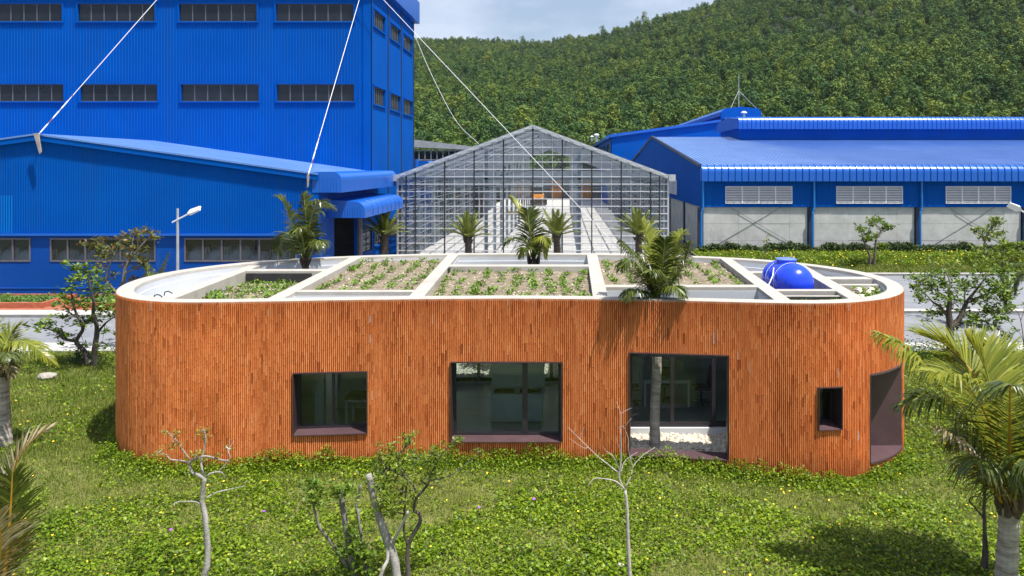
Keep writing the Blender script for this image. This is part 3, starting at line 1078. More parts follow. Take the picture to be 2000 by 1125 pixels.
# planted beds
BED_SPOTS = []


def bed(k, df, db, zs, rows, dens, label, tilt=0.0, nu=40, nv=34, whites=0):
    root = link('planting_bed', None, pav)
    root.location = (0, 0, 0)
    root['label'] = label
    mb = MB()

    def zf(x, d):
        return zs + tilt * (d - 18) + 0.035 * float(sn(x, d, 3.1, k)) + 0.018 * float(sn(x, d, 8.0, k + 2)) + random.uniform(-0.012, 0.012)
    g = bay_sheet(mb, k, df, db, zf, nu, nv)
    mb.build('soil', 'soil', root, smooth=True)
    cb = MB()
    bay_sheet(cb, k, df, db, 2.98, 10, 8)
    cb.build('ceiling', 'room_paint', root)
    # pale stones in the soil and seedlings in rows
    st, lf = MB(), MB()
    r = random.Random(40 + k)

    def pick(u, v):
        i, j = min(int(u * nu), nu - 1), min(int(v * nv), nv - 1)
        (x0, d0), (x1, d1), (x2, d2) = g[j][i], g[j][i + 1], g[j + 1][i]
        uu, vv = u * nu - i, v * nv - j
        x = x0 + (x1 - x0) * uu + (x2 - x0) * vv
        d = d0 + (d1 - d0) * uu + (d2 - d0) * vv
        return x, d, zs + tilt * (d - 18) + 0.035 * float(sn(x, d, 3.1, k))
    for _ in range(int(300 * dens)):
        x, d, z = pick(r.uniform(0.02, 0.98), r.uniform(0.02, 0.98))
        s = r.uniform(0.008, 0.026) * (1.8 if r.random() < 0.05 else 1)
        pebble(st, (x, d, z + s * 0.2), s, r)
    for _ in range(whites):
        x, d, z = pick(r.uniform(0.3, 0.98), r.uniform(0.05, 0.95))
        pebble(st, (x, d, z + 0.03), r.uniform(0.06, 0.13), r)
    for q in range(rows):
        u0 = (q + 0.5) / rows
        v = r.uniform(0.02, 0.08)
        while v < 0.98:
            u = u0 + r.uniform(-0.16, 0.16) / rows + 0.02 * math.sin(v * 7 + q)
            if r.random() < 0.80:
                x, d, z = pick(min(max(u, 0.01), 0.99), v)
                sprout(lf, (x, d, z), r.uniform(0.08, 0.17), r, r.randint(9, 22))
            v += r.uniform(0.025, 0.060) * 7.0 / max(3.0, (db or 24.5) - (df or 17))
    stuff(st.build('pale_stones', 'chips', root))
    stuff(lf.build('seedlings', 'bed_leaf', root))
    return root


def pebble(mb, c, s, r):
    e = [Vector((1, 0, 0)), Vector((0, 1, 0)), Vector((-1, 0, 0)), Vector((0, -1, 0))]
    rot = Matrix.Rotation(r.uniform(0, 6.28), 3, 'Z') @ Matrix.Rotation(r.uniform(-0.3, 0.3), 3, 'X')
    ax, ay, az = s * r.uniform(0.8, 1.4), s * r.uniform(0.7, 1.1), s * r.uniform(0.4, 0.8)
    vs = []
    for k in range(5):
        a = 2 * math.pi * k / 5 + r.uniform(-0.25, 0.25)
        vs.append(Vector((math.cos(a) * ax, math.sin(a) * ay, az * r.uniform(-0.25, 0.25))))
    for k in range(4):
        a = 2 * math.pi * k / 4 + 0.4
        vs.append(Vector((math.cos(a) * ax * 0.55, math.sin(a) * ay * 0.55, az * r.uniform(0.7, 1.0))))
    vs.append(Vector((0, 0, -az)))
    c = Vector(c)
    vs = [c + rot @ v for v in vs]
    mb.add(vs, [(0, 1, 6, 5), (1, 2, 6), (2, 3, 7, 6), (3, 4, 8, 7), (4, 0, 5, 8), (5, 6, 7, 8), (1, 0, 9), (2, 1, 9), (3, 2, 9), (4, 3, 9), (0, 4, 9)])


def leaf(mb, c, d, n, l, w, m=0):
    """One leaf: two faces folded along the midrib."""
    s = d.cross(n).normalized()
    n2 = s.cross(d).normalized()
    tip = c + d * l
    mid = c + d * (l * 0.45) - n2 * (w * 0.18)
    mb.add([c, mid + s * w * 0.5 + n2 * (w * 0.25), tip, mid - s * w * 0.5 + n2 * (w * 0.25), mid], [(0, 4, 2, 1), (0, 3, 2, 4)], m)


def sprout(mb, p, s, r, n):
    p = Vector(p)
    for _ in range(n):
        a = r.uniform(0, 6.28)
        el = r.uniform(0.1, 1.1)
        d = Vector((math.cos(a) * math.cos(el), math.sin(a) * math.cos(el), math.sin(el)))
        o = p + Vector((r.gauss(0, s * 0.45), r.gauss(0, s * 0.45), r.uniform(0, s * 0.5)))
        leaf(mb, o, d, Vector((-d.x * d.z, -d.y * d.z, 1.0 - d.z * d.z + 0.15)), s * r.uniform(0.5, 0.9), s * r.uniform(0.3, 0.5))


bed(1, None, 21.40, 3.33, 9, 1.3, 'left planting bed thick with green seedlings behind the front rim', tilt=-0.02)
bed(2, 18.17, None, 3.44, 5, 1.6, 'planting bed of brown soil and seedling rows left of the middle bed')
bed(3, None, 22.38, 3.44, 9, 2.0, 'large middle planting bed with nine rows of seedlings')
bed(4, 18.97, None, 3.44, 7, 1.6, 'planting bed of brown soil partly hidden by the courtyard palm')
bed(5, None, 17.63, 3.38, 4, 0.6, 'narrow black lined bed in front of the blue tank', whites=14)
bed(6, None, 19.5, 3.37, 3, 0.5, 'small rounded bed at the right end of the roof with white stones', whites=7, nu=20, nv=20)

# black pond liner showing where the soil has sunk
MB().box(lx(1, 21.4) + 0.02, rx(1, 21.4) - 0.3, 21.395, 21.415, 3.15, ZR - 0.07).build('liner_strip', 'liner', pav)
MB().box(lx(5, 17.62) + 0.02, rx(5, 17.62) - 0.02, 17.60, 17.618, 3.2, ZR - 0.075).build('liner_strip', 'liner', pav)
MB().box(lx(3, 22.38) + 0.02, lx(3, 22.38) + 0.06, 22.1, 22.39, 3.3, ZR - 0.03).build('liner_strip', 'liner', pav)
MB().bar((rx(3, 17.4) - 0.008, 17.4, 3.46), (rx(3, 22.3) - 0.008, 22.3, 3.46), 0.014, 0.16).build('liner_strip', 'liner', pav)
# white lined basins and the floor under the tank
for (k, df, db, z, m) in ((0, None, None, 2.95, 'white_paint'), (2, None, 17.92, 2.95, 'white_paint'), (5, 21.38, None, 2.95, 'white_paint'),
                          (6, 20.44, None, 2.95, 'white_paint'), (5, 18.28, 21.06, 3.02, 'concrete_dark'), (6, 19.7, 20.02, 3.0, 'concrete')):
    mb = MB()
    bay_sheet(mb, k, df, db, z, 12, 10)
    bay_sheet(mb, k, df, db, z - 0.1, 12, 10)
    mb.build('basin_floor', m, pav)
# white linings on the faces of the beams that look into the basins and light wells
def lining(k, df, db, z0=2.3, z1=ZR - 0.10, sides='lr', ends=''):
    t = 0.006
    f, b = df or fd_(lx(k, 18) if k else -9.5), db or bd_(rx(k, 24) if k < 6 else 7.4)
    zm = (z0 + z1) / 2
    if 'l' in sides:
        MB().bar((lx(k, f) + t, f, zm), (lx(k, b) + t, b, zm), 0.012, z1 - z0).build('white_lining', 'white_paint', pav)
    if 'r' in sides:
        MB().bar((rx(k, f) - t, f, zm), (rx(k, b) - t, b, zm), 0.012, z1 - z0).build('white_lining', 'white_paint', pav)
    if 'b' in ends:
        MB().box(lx(k, b), rx(k, b), b - 0.012, b, z0, z1).build('white_lining', 'white_paint', pav)


lining(2, None, 17.90, ends='b')
lining(4, None, 18.60, ends='b')
lining(3, 22.86, None)
lining(1, 21.85, None)
lining(5, 21.4, None)

# windows: steel boxes let into the wall
def frame_axes(w):
    xc = (w[0] + w[1]) / 2
    h = (w[1] - w[0]) / 2
    p0 = Vector((w[0], fd_(w[0], fr_o), 0)); p1 = Vector((w[1], fd_(w[1], fr_o), 0))
    u = (p1 - p0).normalized()
    c = (p0 + p1) / 2
    M = Matrix(((u.x, -u.y, 0, c.x), (u.y, u.x, 0, c.y), (0, 0, 1, 0), (0, 0, 0, 1)))
    return M, (p1 - p0).length / 2


def window(w, label, proud=0.07, deep=0.34, glazed=True, mull=(), sash=0.05, glass='window_glass'):
    M, h = frame_axes(w)
    root = link('window', None, pav)
    root['label'] = label
    z0, z1 = w[2], w[3]
    t = 0.022
    mb = MB()
    mb.box(-h, -h + t, -proud, deep, z0, z1)
    mb.box(h - t, h, -proud, deep, z0, z1)
    mb.box(-h + t, h - t, -proud, deep, z1 - t, z1)
    mb.xf(M).build('reveal', 'shaded_steel', root)
    MB().add([(-h + t, -proud, z0), (h - t, -proud, z0), (h - t, deep, z0), (-h + t, deep, z0), (-h + t, -proud, z0 + 0.02), (h - t, -proud, z0 + 0.02), (h - t, deep, z0 + 0.05), (-h + t, deep, z0 + 0.05)],
             [(0, 3, 2, 1), (4, 5, 6, 7), (0, 1, 5, 4), (1, 2, 6, 5), (2, 3, 7, 6), (3, 0, 4, 7)]).xf(M).build('sill', 'corten', root)
    if glazed:
        a0, a1, b0, b1 = -h + t, h - t, z0 + 0.05, z1 - t
        fb = MB()
        fb.box(a0, a0 + sash, deep - 0.06, deep, b0, b1)
        fb.box(a1 - sash, a1, deep - 0.06, deep, b0, b1)
        fb.box(a0 + sash, a1 - sash, deep - 0.06, deep, b0, b0 + sash)
        fb.box(a0 + sash, a1 - sash, deep - 0.06, deep, b1 - sash, b1)
        xs = [a0 + sash]
        for (f, wd) in mull:
            x = a0 + (a1 - a0) * f
            fb.box(x - wd / 2, x + wd / 2, deep - 0.065, deep - 0.002, b0 + sash, b1 - sash)
            xs += [x - wd / 2, x + wd / 2]
        xs.append(a1 - sash)
        fb.xf(M).build('frame', 'dark_frame', root)
        for p, q in zip(xs[::2], xs[1::2]):
            MB().box(p, q, deep - 0.034, deep - 0.026, b0 + sash, b1 - sash).xf(M).build('pane', glass, root)
    return root


window(W1, 'leftmost window with two sliding panes over a dark table', mull=((0.5, 0.06),))
window(W2, 'wide window looking into the kitchen', mull=((0.665, 0.12),), sash=0.06)
window(W3, 'tall unglazed opening showing the palm trunk and gravel court', deep=0.30, glazed=False)
window(W4, 'small deep window near the right end', proud=0.08, deep=0.42, sash=0.045)

# entrance niche cut out of the rounded end
ni = link('entrance_niche', None, pav)
ni['label'] = 'brown steel niche cut into the rounded right end'
xr_ = max(p.x for p in fr_o if p.y < NICHE_D)
def end_poly(z, grow=0.05, d1=NICHE_D):
    pts = [(NICHE[0], d1), (NICHE[0], fd_(NICHE[0], fr_o) - grow)]
    for p, n in zip(ring, rnorm):
        if p.x > NICHE[0] and p.y < d1 and n.x > 0:
            pts.append((p.x + n.x * grow, p.y + n.y * grow))
    pts.append((xr_ + grow, d1))
    return pts
MB().extrude(end_poly(0), 'z', NICHE[2] - 0.03, NICHE[2] + 0.014).build('niche_floor', 'corten', ni)
MB().extrude(end_poly(0), 'z', NICHE[3] - 0.014, NICHE[3] + 0.03).build('soffit', 'corten', ni)
MB().box(NICHE[0], xr_ + 0.03, NICHE_D - 0.03, NICHE_D + 0.01, NICHE[2] + 0.014, NICHE[3] - 0.014).build('back_panel', 'corten', ni)
MB().box(NICHE[0] - 0.02, NICHE[0], fd_(NICHE[0], fr_o) - 0.05, NICHE_D + 0.012, NICHE[2] + 0.014, NICHE[3] - 0.014).build('side_panel', 'corten', ni)

# rooms and courts inside
mb = MB()
n = len(inner)
mb.add([(p.x, p.y, 0.05) for p in offset_ring(0.23)], [tuple(range(n))])
mb.build('floor', 'room_floor', pav)


def inner_wall(x0, d0, x1, d1, z0=0.0, z1=2.95, t=0.12, m='room_paint'):
    MB().bar((x0, d0, (z0 + z1) / 2), (x1, d1, (z0 + z1) / 2), t, z1 - z0).build('partition', m, pav)


inner_wall(beam_x(0, 17), 16.95, beam_x(0, 22), 22.6)
inner_wall(beam_x(2, 17.2), 17.2, beam_x(2, 21), 21.0)
inner_wall(beam_x(3, 17.2), 17.2, beam_x(3, 18.5), 18.55, m='white_paint')
inner_wall(beam_x(4, 17.2), 17.0, beam_x(4, 18.5), 18.9, m='white_paint')
inner_wall(beam_x(4, 18.9), 18.9, beam_x(4, 23), 23.4)
inner_wall(lx(1, 21.6), 21.64, rx(1, 21.6), 21.64)
inner_wall(-6.05, 20.6, -3.6, 20.6)
# light wall behind the niche so that no sky shows through the rooms
MB().box(-6.02, -5.80, 18.6, 18.8, 0.05, 2.97).build('pillar', 'white_paint', pav)


def glazed_wall(x0, x1, d, z0, z1, posts, label):
    g = link('glazed_screen', None, pav)
    g['label'] = label
    fb = MB()
    fb.box(x0, x1, d - 0.05, d + 0.05, z0, z0 + 0.11)
    fb.box(x0, x1, d - 0.05, d + 0.05, z1 - 0.08, z1)
    xs = [x0]
    for p in posts:
        fb.box(p - 0.045, p + 0.045, d - 0.048, d + 0.048, z0 + 0.11, z1 - 0.08)
        xs += [p - 0.045, p + 0.045]
    xs.append(x1)
    fb.build('frame', 'dark_frame', g)
    for a, b in zip(xs[::2], xs[1::2]):
        MB().box(a, b, d - 0.006, d + 0.002, z0 + 0.11, z1 - 0.08).build('pane', 'window_glass', g)


glazed_wall(beam_x(3, 18.5) + 0.07, beam_x(4, 18.5) - 0.07, 18.5, 0.26, 2.96, (1.62, 2.62, 3.62), 'dark framed glass wall behind the gravel court')
glazed_wall(beam_x(2, 22.7) + 0.02, beam_x(3, 22.7) - 0.02, 22.75, 0.16, 2.9, (-2.5, -1.45, -0.35), 'dark framed glass wall of the rear court')
MB().box(beam_x(3, 18.5) + 0.06, beam_x(4, 18.5) - 0.06, 18.36, 18.56, 0.0, 0.255).build('court_kerb', 'white_paint', pav)
MB().box(beam_x(2, 22.7) + 0.02, beam_x(3, 22.7) - 0.02, 22.7, 22.86, 0.0, 0.155).build('court_kerb', 'white_paint', pav)


def gravel(name, label, x0, x1, d0, d1, z, n, s0, s1):
    mb = MB()
    r = random.Random(3)
    for _ in range(n):
        x, d = r.uniform(x0, x1), r.uniform(d0, d1)
        if d < fd_(x) - 0.05 or d > bd_(x) + 0.05:
            continue
        pebble(mb, (x, d, z + r.uniform(-0.02, 0.03)), r.uniform(s0, s1), r)
    o = mb.build(name, 'chips')
    return stuff(o, label, 'gravel')


gravel('river_stones', 'pale flat river stones around the palm trunk inside the tall opening', 1.0, 4.78, 17.1, 18.36, 0.09, 1700, 0.035, 0.075)
gravel('river_stones', 'pale stones on the floor of the rear court seen through the kitchen window', -3.45, 0.75, 22.9, 25.4, 0.07, 1600, 0.04, 0.08)
MB().box(0.98, 4.8, 17.05, 18.36, 0.02, 0.075).build('court_bed', 'chips', pav)
MB().box(-3.5, 0.8, 22.88, 25.2, 0.02, 0.075).build('court_bed', 'chips', pav)

# ------------------------------------------------------------------ blue tower (left)
TY, TX = 49.0, -12.25                       # front plane and right-hand corner
TB = 62.9
tower = thing('blue_factory_tower', 'tall ribbed blue factory block with two rows of dark strip windows', 'building', (-26, 56, 0))
tops = [(16.86, 15.72), (11.72, 10.62)]
rowpx = [[(-31, 122), (152, 303), (350, 502), (539, 691)], [(-27, 125), (157, 308), (354, 506), (541, 692)]]


def X_(px, d):
    return (px - CX) / F * d


fops = [(X_(a, TY), X_(b, TY), z0, z1) for (z1, z0), row in zip(tops, rowpx) for a, b in row]
sops = [(d0, d1, z0, z1) for (z1, z0) in ((16.66, 15.55), (11.68, 10.52)) for d0, d1 in ((49.55, 52.7), (54.3, 57.6), (58.75, 62.2))]
mb = MB()
wall(mb, -44, TX, 0, 18.2, TY, TY + 0.2, fops, 'x')
mb.build('front_wall', 'blue_wall', tower)
mb = MB()
ribs(mb, -38, TX - 0.5, 5.0, 18.1, TY, -0.022, 0.19, [(o[0] - 0.12, o[1] + 0.12, o[2] - 0.1, o[3] + 0.1) for o in fops], 'x')
stuff(mb.build('front_ribs', 'blue_wall', tower))
MB().box(TX - 0.5, TX + 0.06, TY - 0.06, TY, 0, 18.2).build('corner_trim', 'blue_wall', tower)
lowops = [(49.6, 52.8, 1.3, 2.7), (54.3, 57.3, 1.3, 2.7)]
mb = MB()
wall(mb, TY + 0.2, TB, 0, 18.2, TX - 0.2, TX, sops + lowops, 'y')
mb.build('side_wall', 'blue_wall', tower)
MB().box(-44, TX - 0.2, TB - 0.2, TB, 0, 18.2).build('rear_wall', 'blue_wall', tower)
MB().box(-44, -43.8, TY + 0.2, TB - 0.2, 0, 18.2).build('far_side_wall', 'blue_wall', tower)
mb = MB()
mb.box(-44.4, TX + 0.42, TY - 0.42, TB + 0.4, 18.2, 19.95)
mb.build('parapet', 'blue_eave', tower)
for z in (4.5, 9.6, 14.6):
    MB().box(-43.7, TX - 0.3, TY + 3.2, TB - 0.3, z, z + 0.25).build('upper_floor', 'concrete_dark', tower)
for d in (TY + 0.03, 53.7, 58.1, 62.75):
    MB().box(TX, TX + 0.05, d - 0.09, d + 0.09, 0, 18.2).build('joint_trim', 'dark_trim', tower)


def strip_window(parent, x0, x1, z0, z1, d, n, brace, axis='x', glass='dark_glass', out=-1, rail=False, t=0.2):
    w = link('window', None, parent)
    fb = MB()

    def bx(mb, a0, a1, t0, t1, z0_, z1_, m=0):
        if axis == 'x':
            mb.box(a0, a1, d + t0, d + t1, z0_, z1_, m)
        else:
            mb.box(d - t1, d - t0, a0, a1, z0_, z1_, m)
    tr = MB()
    bx(tr, x0 - 0.1, x1 + 0.1, -0.08, 0.0, z1, z1 + 0.09)
    bx(tr, x0 - 0.1, x1 + 0.1, -0.10, 0.0, z0 - 0.09, z0)
    bx(tr, x0 - 0.1, x0, -0.07, 0.0, z0, z1)
    bx(tr, x1, x1 + 0.1, -0.07, 0.0, z0, z1)
    tr.build('trim', 'blue_wall', w)
    for i in range(1, n):
        x = x0 + (x1 - x0) * i / n
        bx(fb, x - 0.035, x + 0.035, 0.05, 0.12, z0 + 0.04, z1 - 0.04)
    bx(fb, x0, x1, 0.05, 0.12, z0, z0 + 0.04)
    bx(fb, x0, x1, 0.05, 0.12, z1 - 0.04, z1)
    fb.build('frame', 'grey_frame', w)
    for i in range(n):
        a, b = x0 + (x1 - x0) * i / n + 0.036, x0 + (x1 - x0) * (i + 1) / n - 0.036
        p = MB()
        bx(p, a, b, 0.075, 0.085, z0 + 0.042, z1 - 0.042)
        p.build('pane', glass, w)
    if brace and axis == 'x':
        bb = MB()
        y = d + 0.55
        for (f0, f1, s) in brace:
            bb.bar((x0 + (x1 - x0) * f0, y, z0 - 0.2 if s > 0 else z1 + 0.2), (x0 + (x1 - x0) * f1, y, z1 + 0.2 if s > 0 else z0 - 0.2), 0.05, 0.05)
        bb.build('brace', 'steel_dark' if not rail else 'galvanised', w)
        if rail:
            rb = MB()
            rb.box(x0 - 0.2, x0 + (x1 - x0) * 0.55, d + 1.6, d + 1.66, (z0 + z1) / 2, (z0 + z1) / 2 + 0.06)
            rb.box(x0 + (x1 - x0) * 0.55, x0 + (x1 - x0) * 0.55 + 0.06, d + 1.6, d + 1.66, z0 - 0.6, z1 - 0.1)
            rb.build('railing', 'yellow_paint', w)
    return w


for q, (z1, z0) in enumerate(tops):
    for i, (a, b) in enumerate(rowpx[q]):
        br = ((0.3, 0.55, 1), (0.55, 0.82, -1)) if q == 0 else ((0.28, 0.52, -1), (0.5, 0.75, 1))
        strip_window(tower, X_(a, TY), X_(b, TY), z0, z1, TY, 6, br, rail=(q == 1 and i < 2))
for (d0, d1, z0, z1) in sops + lowops:
    strip_window(tower, d0, d1, z0, z1, TX, 6, None, 'y')

# flue on the tower roof that the stays are tied to
fl = thing('steel_flue', 'slim steel flue standing on the tower roof', 'chimney', (-13.4, 55, 19.95))
MB().lathe([(0.30, 19.95), (0.30, 20.2), (0.22, 20.25), (0.22, 38.6), (0.30, 38.65), (0.30, 39.0)], (-13.4, 55, 0), 14).build('stack', 'galvanised', fl)
for z in (22.5, 36.3):
    MB().lathe([(0.225, z - 0.06), (0.32, z - 0.05), (0.32, z + 0.05), (0.225, z + 0.06)], (-13.4, 55, 0), 14).build('stay_ring', 'galvanised', fl)

# ------------------------------------------------------------------ low blue shed in front of the tower
SY = 38.2
shed = thing('blue_gable_shed', 'wide blue ribbed shed with shallow gable roof and strip windows above brick beds', 'building', (-24, 43, 0))
RX, RZ = X_(75, SY), 8.02                  # ridge
EX, EZ = -12.15, 6.05                      # right-hand eave corner
slope = (RZ - EZ) / (EX - RX)
LX = RX - (EX - RX)
wops = [(X_(-150, SY), X_(60, SY), 1.75, 2.92), (X_(98, SY), X_(304, SY), 1.75, 2.92), (X_(360, SY), X_(580, SY), 1.75, 2.92)]
ZT = 3.05


def gz_(x):
    return RZ - abs(x - RX) * slope


mb = MB()
wall(mb, LX, EX, -0.1, ZT, SY, SY + 0.22, wops, 'x')
mb.build('lower_wall', 'blue_plain', shed)
MB().extrude([(LX, ZT), (EX, ZT), (EX, EZ), (RX, RZ), (LX, EZ)], 'y', SY - 0.02, SY + 0.18).build('gable_wall', 'blue_wall', shed)
mb = MB()
xp = X_(26, SY)
ribs(mb, xp, EX - 0.7, ZT + 0.12, lambda x: gz_(x) - 0.28, SY - 0.02, -0.025, 0.125, (), 'x')
stuff(mb.build('gable_ribs', 'blue_wall', shed))
mb = MB()
ribs(mb, xp - 4, xp, ZT + 0.12, lambda x: gz_(x) - 0.28, SY - 0.02, -0.035, 0.125, [(xp - 4, xp, ZT + 0.12, ZT + 2.0)], 'x')
stuff(mb.build('gable_ribs', 'blue_wall', shed))
mb = MB()
ribs(mb, xp - 4, xp, ZT + 0.12, ZT + 2.0, SY - 0.02, -0.042, 0.125, (), 'x')
tag(mb.build('patched_sheet', 'blue_pale_sheet', shed), 'lighter blue replacement sheet')
MB().box(LX, EX, SY - 0.16, SY - 0.02, ZT, ZT + 0.10).build('ledge', 'blue_eave', shed)
MB().box(LX, EX, SY - 0.03, SY, 0.42, 0.46).build('plinth_line', 'blue_eave', shed)
for s in (-1, 1):
    xe = EX if s > 0 else LX
    MB().bar((RX, SY - 0.12, RZ - 0.11), (xe, SY - 0.12, EZ - 0.11), 0.2, 0.27).build('barge_board', 'blue_wall', shed)
MB().box(EX - 0.72, EX, SY - 0.07, SY - 0.02, ZT + 0.1, EZ - 0.3).build('corner_panel', 'blue_wall', shed)
# roof sheets
for s in (-1, 1):
    xe = EX if s > 0 else LX
    MB().extrude([(RX, RZ + 0.02), (xe, EZ + 0.02), (xe, EZ + 0.10), (RX, RZ + 0.10)], 'y', SY - 0.25, TY - 0.001).build('roof_sheet', 'blue_roof', shed)


def canopy(name, x0, x1, z0, z1, y0, y1, r, parent, rise=0.0):
    """Hood with a rounded outer edge, run along the side wall."""
    poly = [(x0, z0), (x0, z1 + rise)]
    for k in range(9):
        a = math.pi / 2 * (1 - k / 8)
        poly.append((x1 - r + math.cos(a) * r, z1 - r + math.sin(a) * r))
    poly.append((x1, z0))
    return MB().extrude(poly, 'y', y0, y1).build(name, 'blue_eave', parent, smooth=False)


canopy('rounded_eave', EX - 0.3, EX + 1.15, EZ - 0.86, EZ + 0.16, SY - 0.1, 50.6, 0.42, shed)
canopy('door_canopy', EX - 0.1, EX + 1.9, 3.82, 4.66, SY + 1.5, 49.2, 0.5, shed, rise=0.12)
for i in range(7):
    y = SY + 3.2 + i * 1.1
    mbr = MB()
    pts = []
    for k in range(7):
        a = math.pi / 2 * (1 - k / 6)
        pts.append((EX + 1.9 - 0.5 + math.cos(a) * 0.505, y, 4.66 - 0.5 + math.sin(a) * 0.505))
    pts.append((EX + 1.905, y, 3.84))
    mbr.tube(pts, 0.022, 5).build('canopy_rib', 'blue_eave', shed)
mb = MB()
ribs(mb, EX + 0.02, EX + 1.0, EZ - 0.84, EZ - 0.12, SY - 0.1, -0.02, 0.125, (), 'x')
stuff(mb.build('eave_end_ribs', 'blue_eave', shed))
mb = MB()
ribs(mb, EX + 0.05, EX + 1.75, 3.84, 4.36, SY + 1.5, -0.02, 0.125, (), 'x')
stuff(mb.build('canopy_end_ribs', 'blue_eave', shed))
# side wall with the big door
side_ops = [(SY + 2.6, SY + 7.2, 0, 3.8), (46.2, 49.8, 1.2, 2.6), (51.0, 54.0, 1.4, 2.6)]
mb = MB()
wall(mb, SY + 0.22, TY - 0.01, -0.1, EZ - 0.2, EX - 0.22, EX - 0.02, side_ops, 'y')
mb.build('side_wall', 'blue_plain', shed)
MB().box(EX - 0.02, EX + 0.10, SY + 7.2, SY + 7.6, 0, 3.9).build('door_jamb', 'grey_frame', shed)
MB().box(EX - 0.02, EX + 0.06, SY + 7.9, SY + 8.0, 0, 3.9).build('door_jamb', 'galvanised', shed)
MB().box(EX - 0.2, EX - 0.1, 46.2, TY - 0.02, 1.2, 2.6).build('side_window', 'dark_glass', shed)
MB().box(-38, EX - 0.3, TY - 0.3, TY - 0.05, 0, 5.6).build('inner_wall', 'steel_dark', shed)
MB().box(-38, EX - 0.3, SY + 0.3, TY - 0.3, -0.1, -0.005).build('inner_floor', 'concrete_dark', shed)


def shed_window(x0, x1, n, label):
    w = link('window', None, shed)
    w['label'] = label
    z0, z1 = 1.75, 2.92
    fb = MB()
    fw = 0.075
    fb.box(x0, x1, SY - 0.03, SY + 0.1, z0, z0 + fw)
    fb.box(x0, x1, SY - 0.03, SY + 0.1, z1 - fw, z1)
    xs = [x0 + (x1 - x0) * i / n for i in range(n + 1)]
    for i, x in enumerate(xs):
        a = x if i == 0 else x - fw / 2
        b = x if i == n else x + fw / 2
        if i == 0:
            b = x + fw
        if i == n:
            a = x - fw
        fb.box(a, b, SY - 0.03, SY + 0.1, z0 + fw, z1 - fw)
    fb.build('frame', 'grey_frame', w)
    for i in range(n):
        MB().box(xs[i] + fw / 2 + 0.002, xs[i + 1] - fw / 2 - 0.002, SY + 0.03, SY + 0.04, z0 + fw, z1 - fw).build('pane', 'shed_glass', w)


shed_window(wops[0][0], wops[0][1], 6, 'strip window at the left edge')
shed_window(wops[1][0], wops[1][1], 6, 'strip window behind the left tree')
shed_window(wops[2][0], wops[2][1], 6, 'strip window beside the street lamp')


def bulk_bag(x, y, s, k, label):
    """Slumped woven bulk bag with four lifting loops."""
    r = random.Random(k)
    mb = MB()
    n = 12
    prof = [(0.40, 0.0), (0.50, 0.15), (0.53, 0.5), (0.50, 0.85), (0.40, 1.05), (0.22, 1.16), (0.10, 1.2)]
    b0 = len(mb.v)
    for (q, h) in prof:
        for i in range(n):
            a = 2 * math.pi * i / n
            sq = 1 / max(abs(math.cos(a)), abs(math.sin(a))) ** 0.55
            w = q * sq * s * r.uniform(0.93, 1.07)
            mb.v.append((x + math.cos(a) * w, y + math.sin(a) * w, h * s * 1.35 + r.uniform(-0.03, 0.03)))
    for j in range(len(prof) - 1):
        for i in range(n):
            a0, a1 = b0 + j * n + i, b0 + j * n + (i + 1) % n
            mb.f.append((a0, a1, a1 + n, a0 + n)); mb.m.append(0)
    mb.f.append(tuple(b0 + (len(prof) - 1) * n + i for i in range(n))); mb.m.append(0)
    t = thing('bulk_bag', label, 'bag', (x, y, 0), 'bulk bags inside the shed')
    mb.build('sack', 'bag_white', t, smooth=True)
    lp = MB()
    for sx in (-1, 1):
        for sy in (-1, 1):
            c = Vector((x + sx * 0.38 * s, y + sy * 0.38 * s, 1.35 * s))
            lp.tube([c, c + Vector((-sx * 0.05, 0, 0.28 * s)), c + Vector((-sx * 0.16, 0, 0.30 * s)), c + Vector((-sx * 0.2, 0, 0.05))], 0.03, 5)
    lp.build('lifting_loop', 'bag_white', t)


k = 0
ORD = ('first', 'second', 'third', 'fourth', 'fifth', 'sixth', 'seventh')
for (p0, p1, step, lo_, hi_, where) in ((-40, 52, 1.0, 1.36, 1.52, 'behind the strip window at the left edge, counted from the left'),
                                        (112, 300, 0.98, 1.32, 1.5, 'behind the strip window screened by trees, counted from the left'),
                                        (374, 580, 1.05, 1.26, 1.5, 'behind the strip window beside the street lamp, counted from the left')):
    for j, x in enumerate(np.arange(X_(p0, SY), X_(p1, SY), step)):
        bulk_bag(float(x), SY + 1.02 + 0.12 * math.sin(k * 2.1), random.uniform(lo_, hi_), k, '%s white bulk bag %s' % (ORD[j], where))
        k += 1

# small blue lean-to behind the tower
lt = thing('blue_lean_to', 'small blue lean-to roof between the tower and the greenhouse', 'shed', (-14.5, 72, 0))
MB().box(-17, X_(836, 72), 70, 76, 0, 6.3).build('wall', 'blue_plain', lt)
canopy('rounded_eave', -17, X_(842, 70), 6.3, 6.95, 69.5, 76.4, 0.4, lt)
MB().tube([(X_(812, 69), 69.2, 6.4), (X_(812, 69), 69.2, 7.1)], 0.18, 8).build('vent_pipe', 'blue_eave', lt)

# ------------------------------------------------------------------ greenhouse
GY, GX0, GX1, GC = 50.0, -10.77, 6.83, -1.97
GE, GA, GB = 5.80, 9.06, 118.0
gh = thing('glass_greenhouse', 'gabled glass greenhouse with white bars and black posts facing the pavilion', 'greenhouse', (GC, 80, 0))
gsl = (GA - GE) / ((GX1 - GX0) / 2)


def gtop(x):
    return GA - abs(x - GC) * gsl


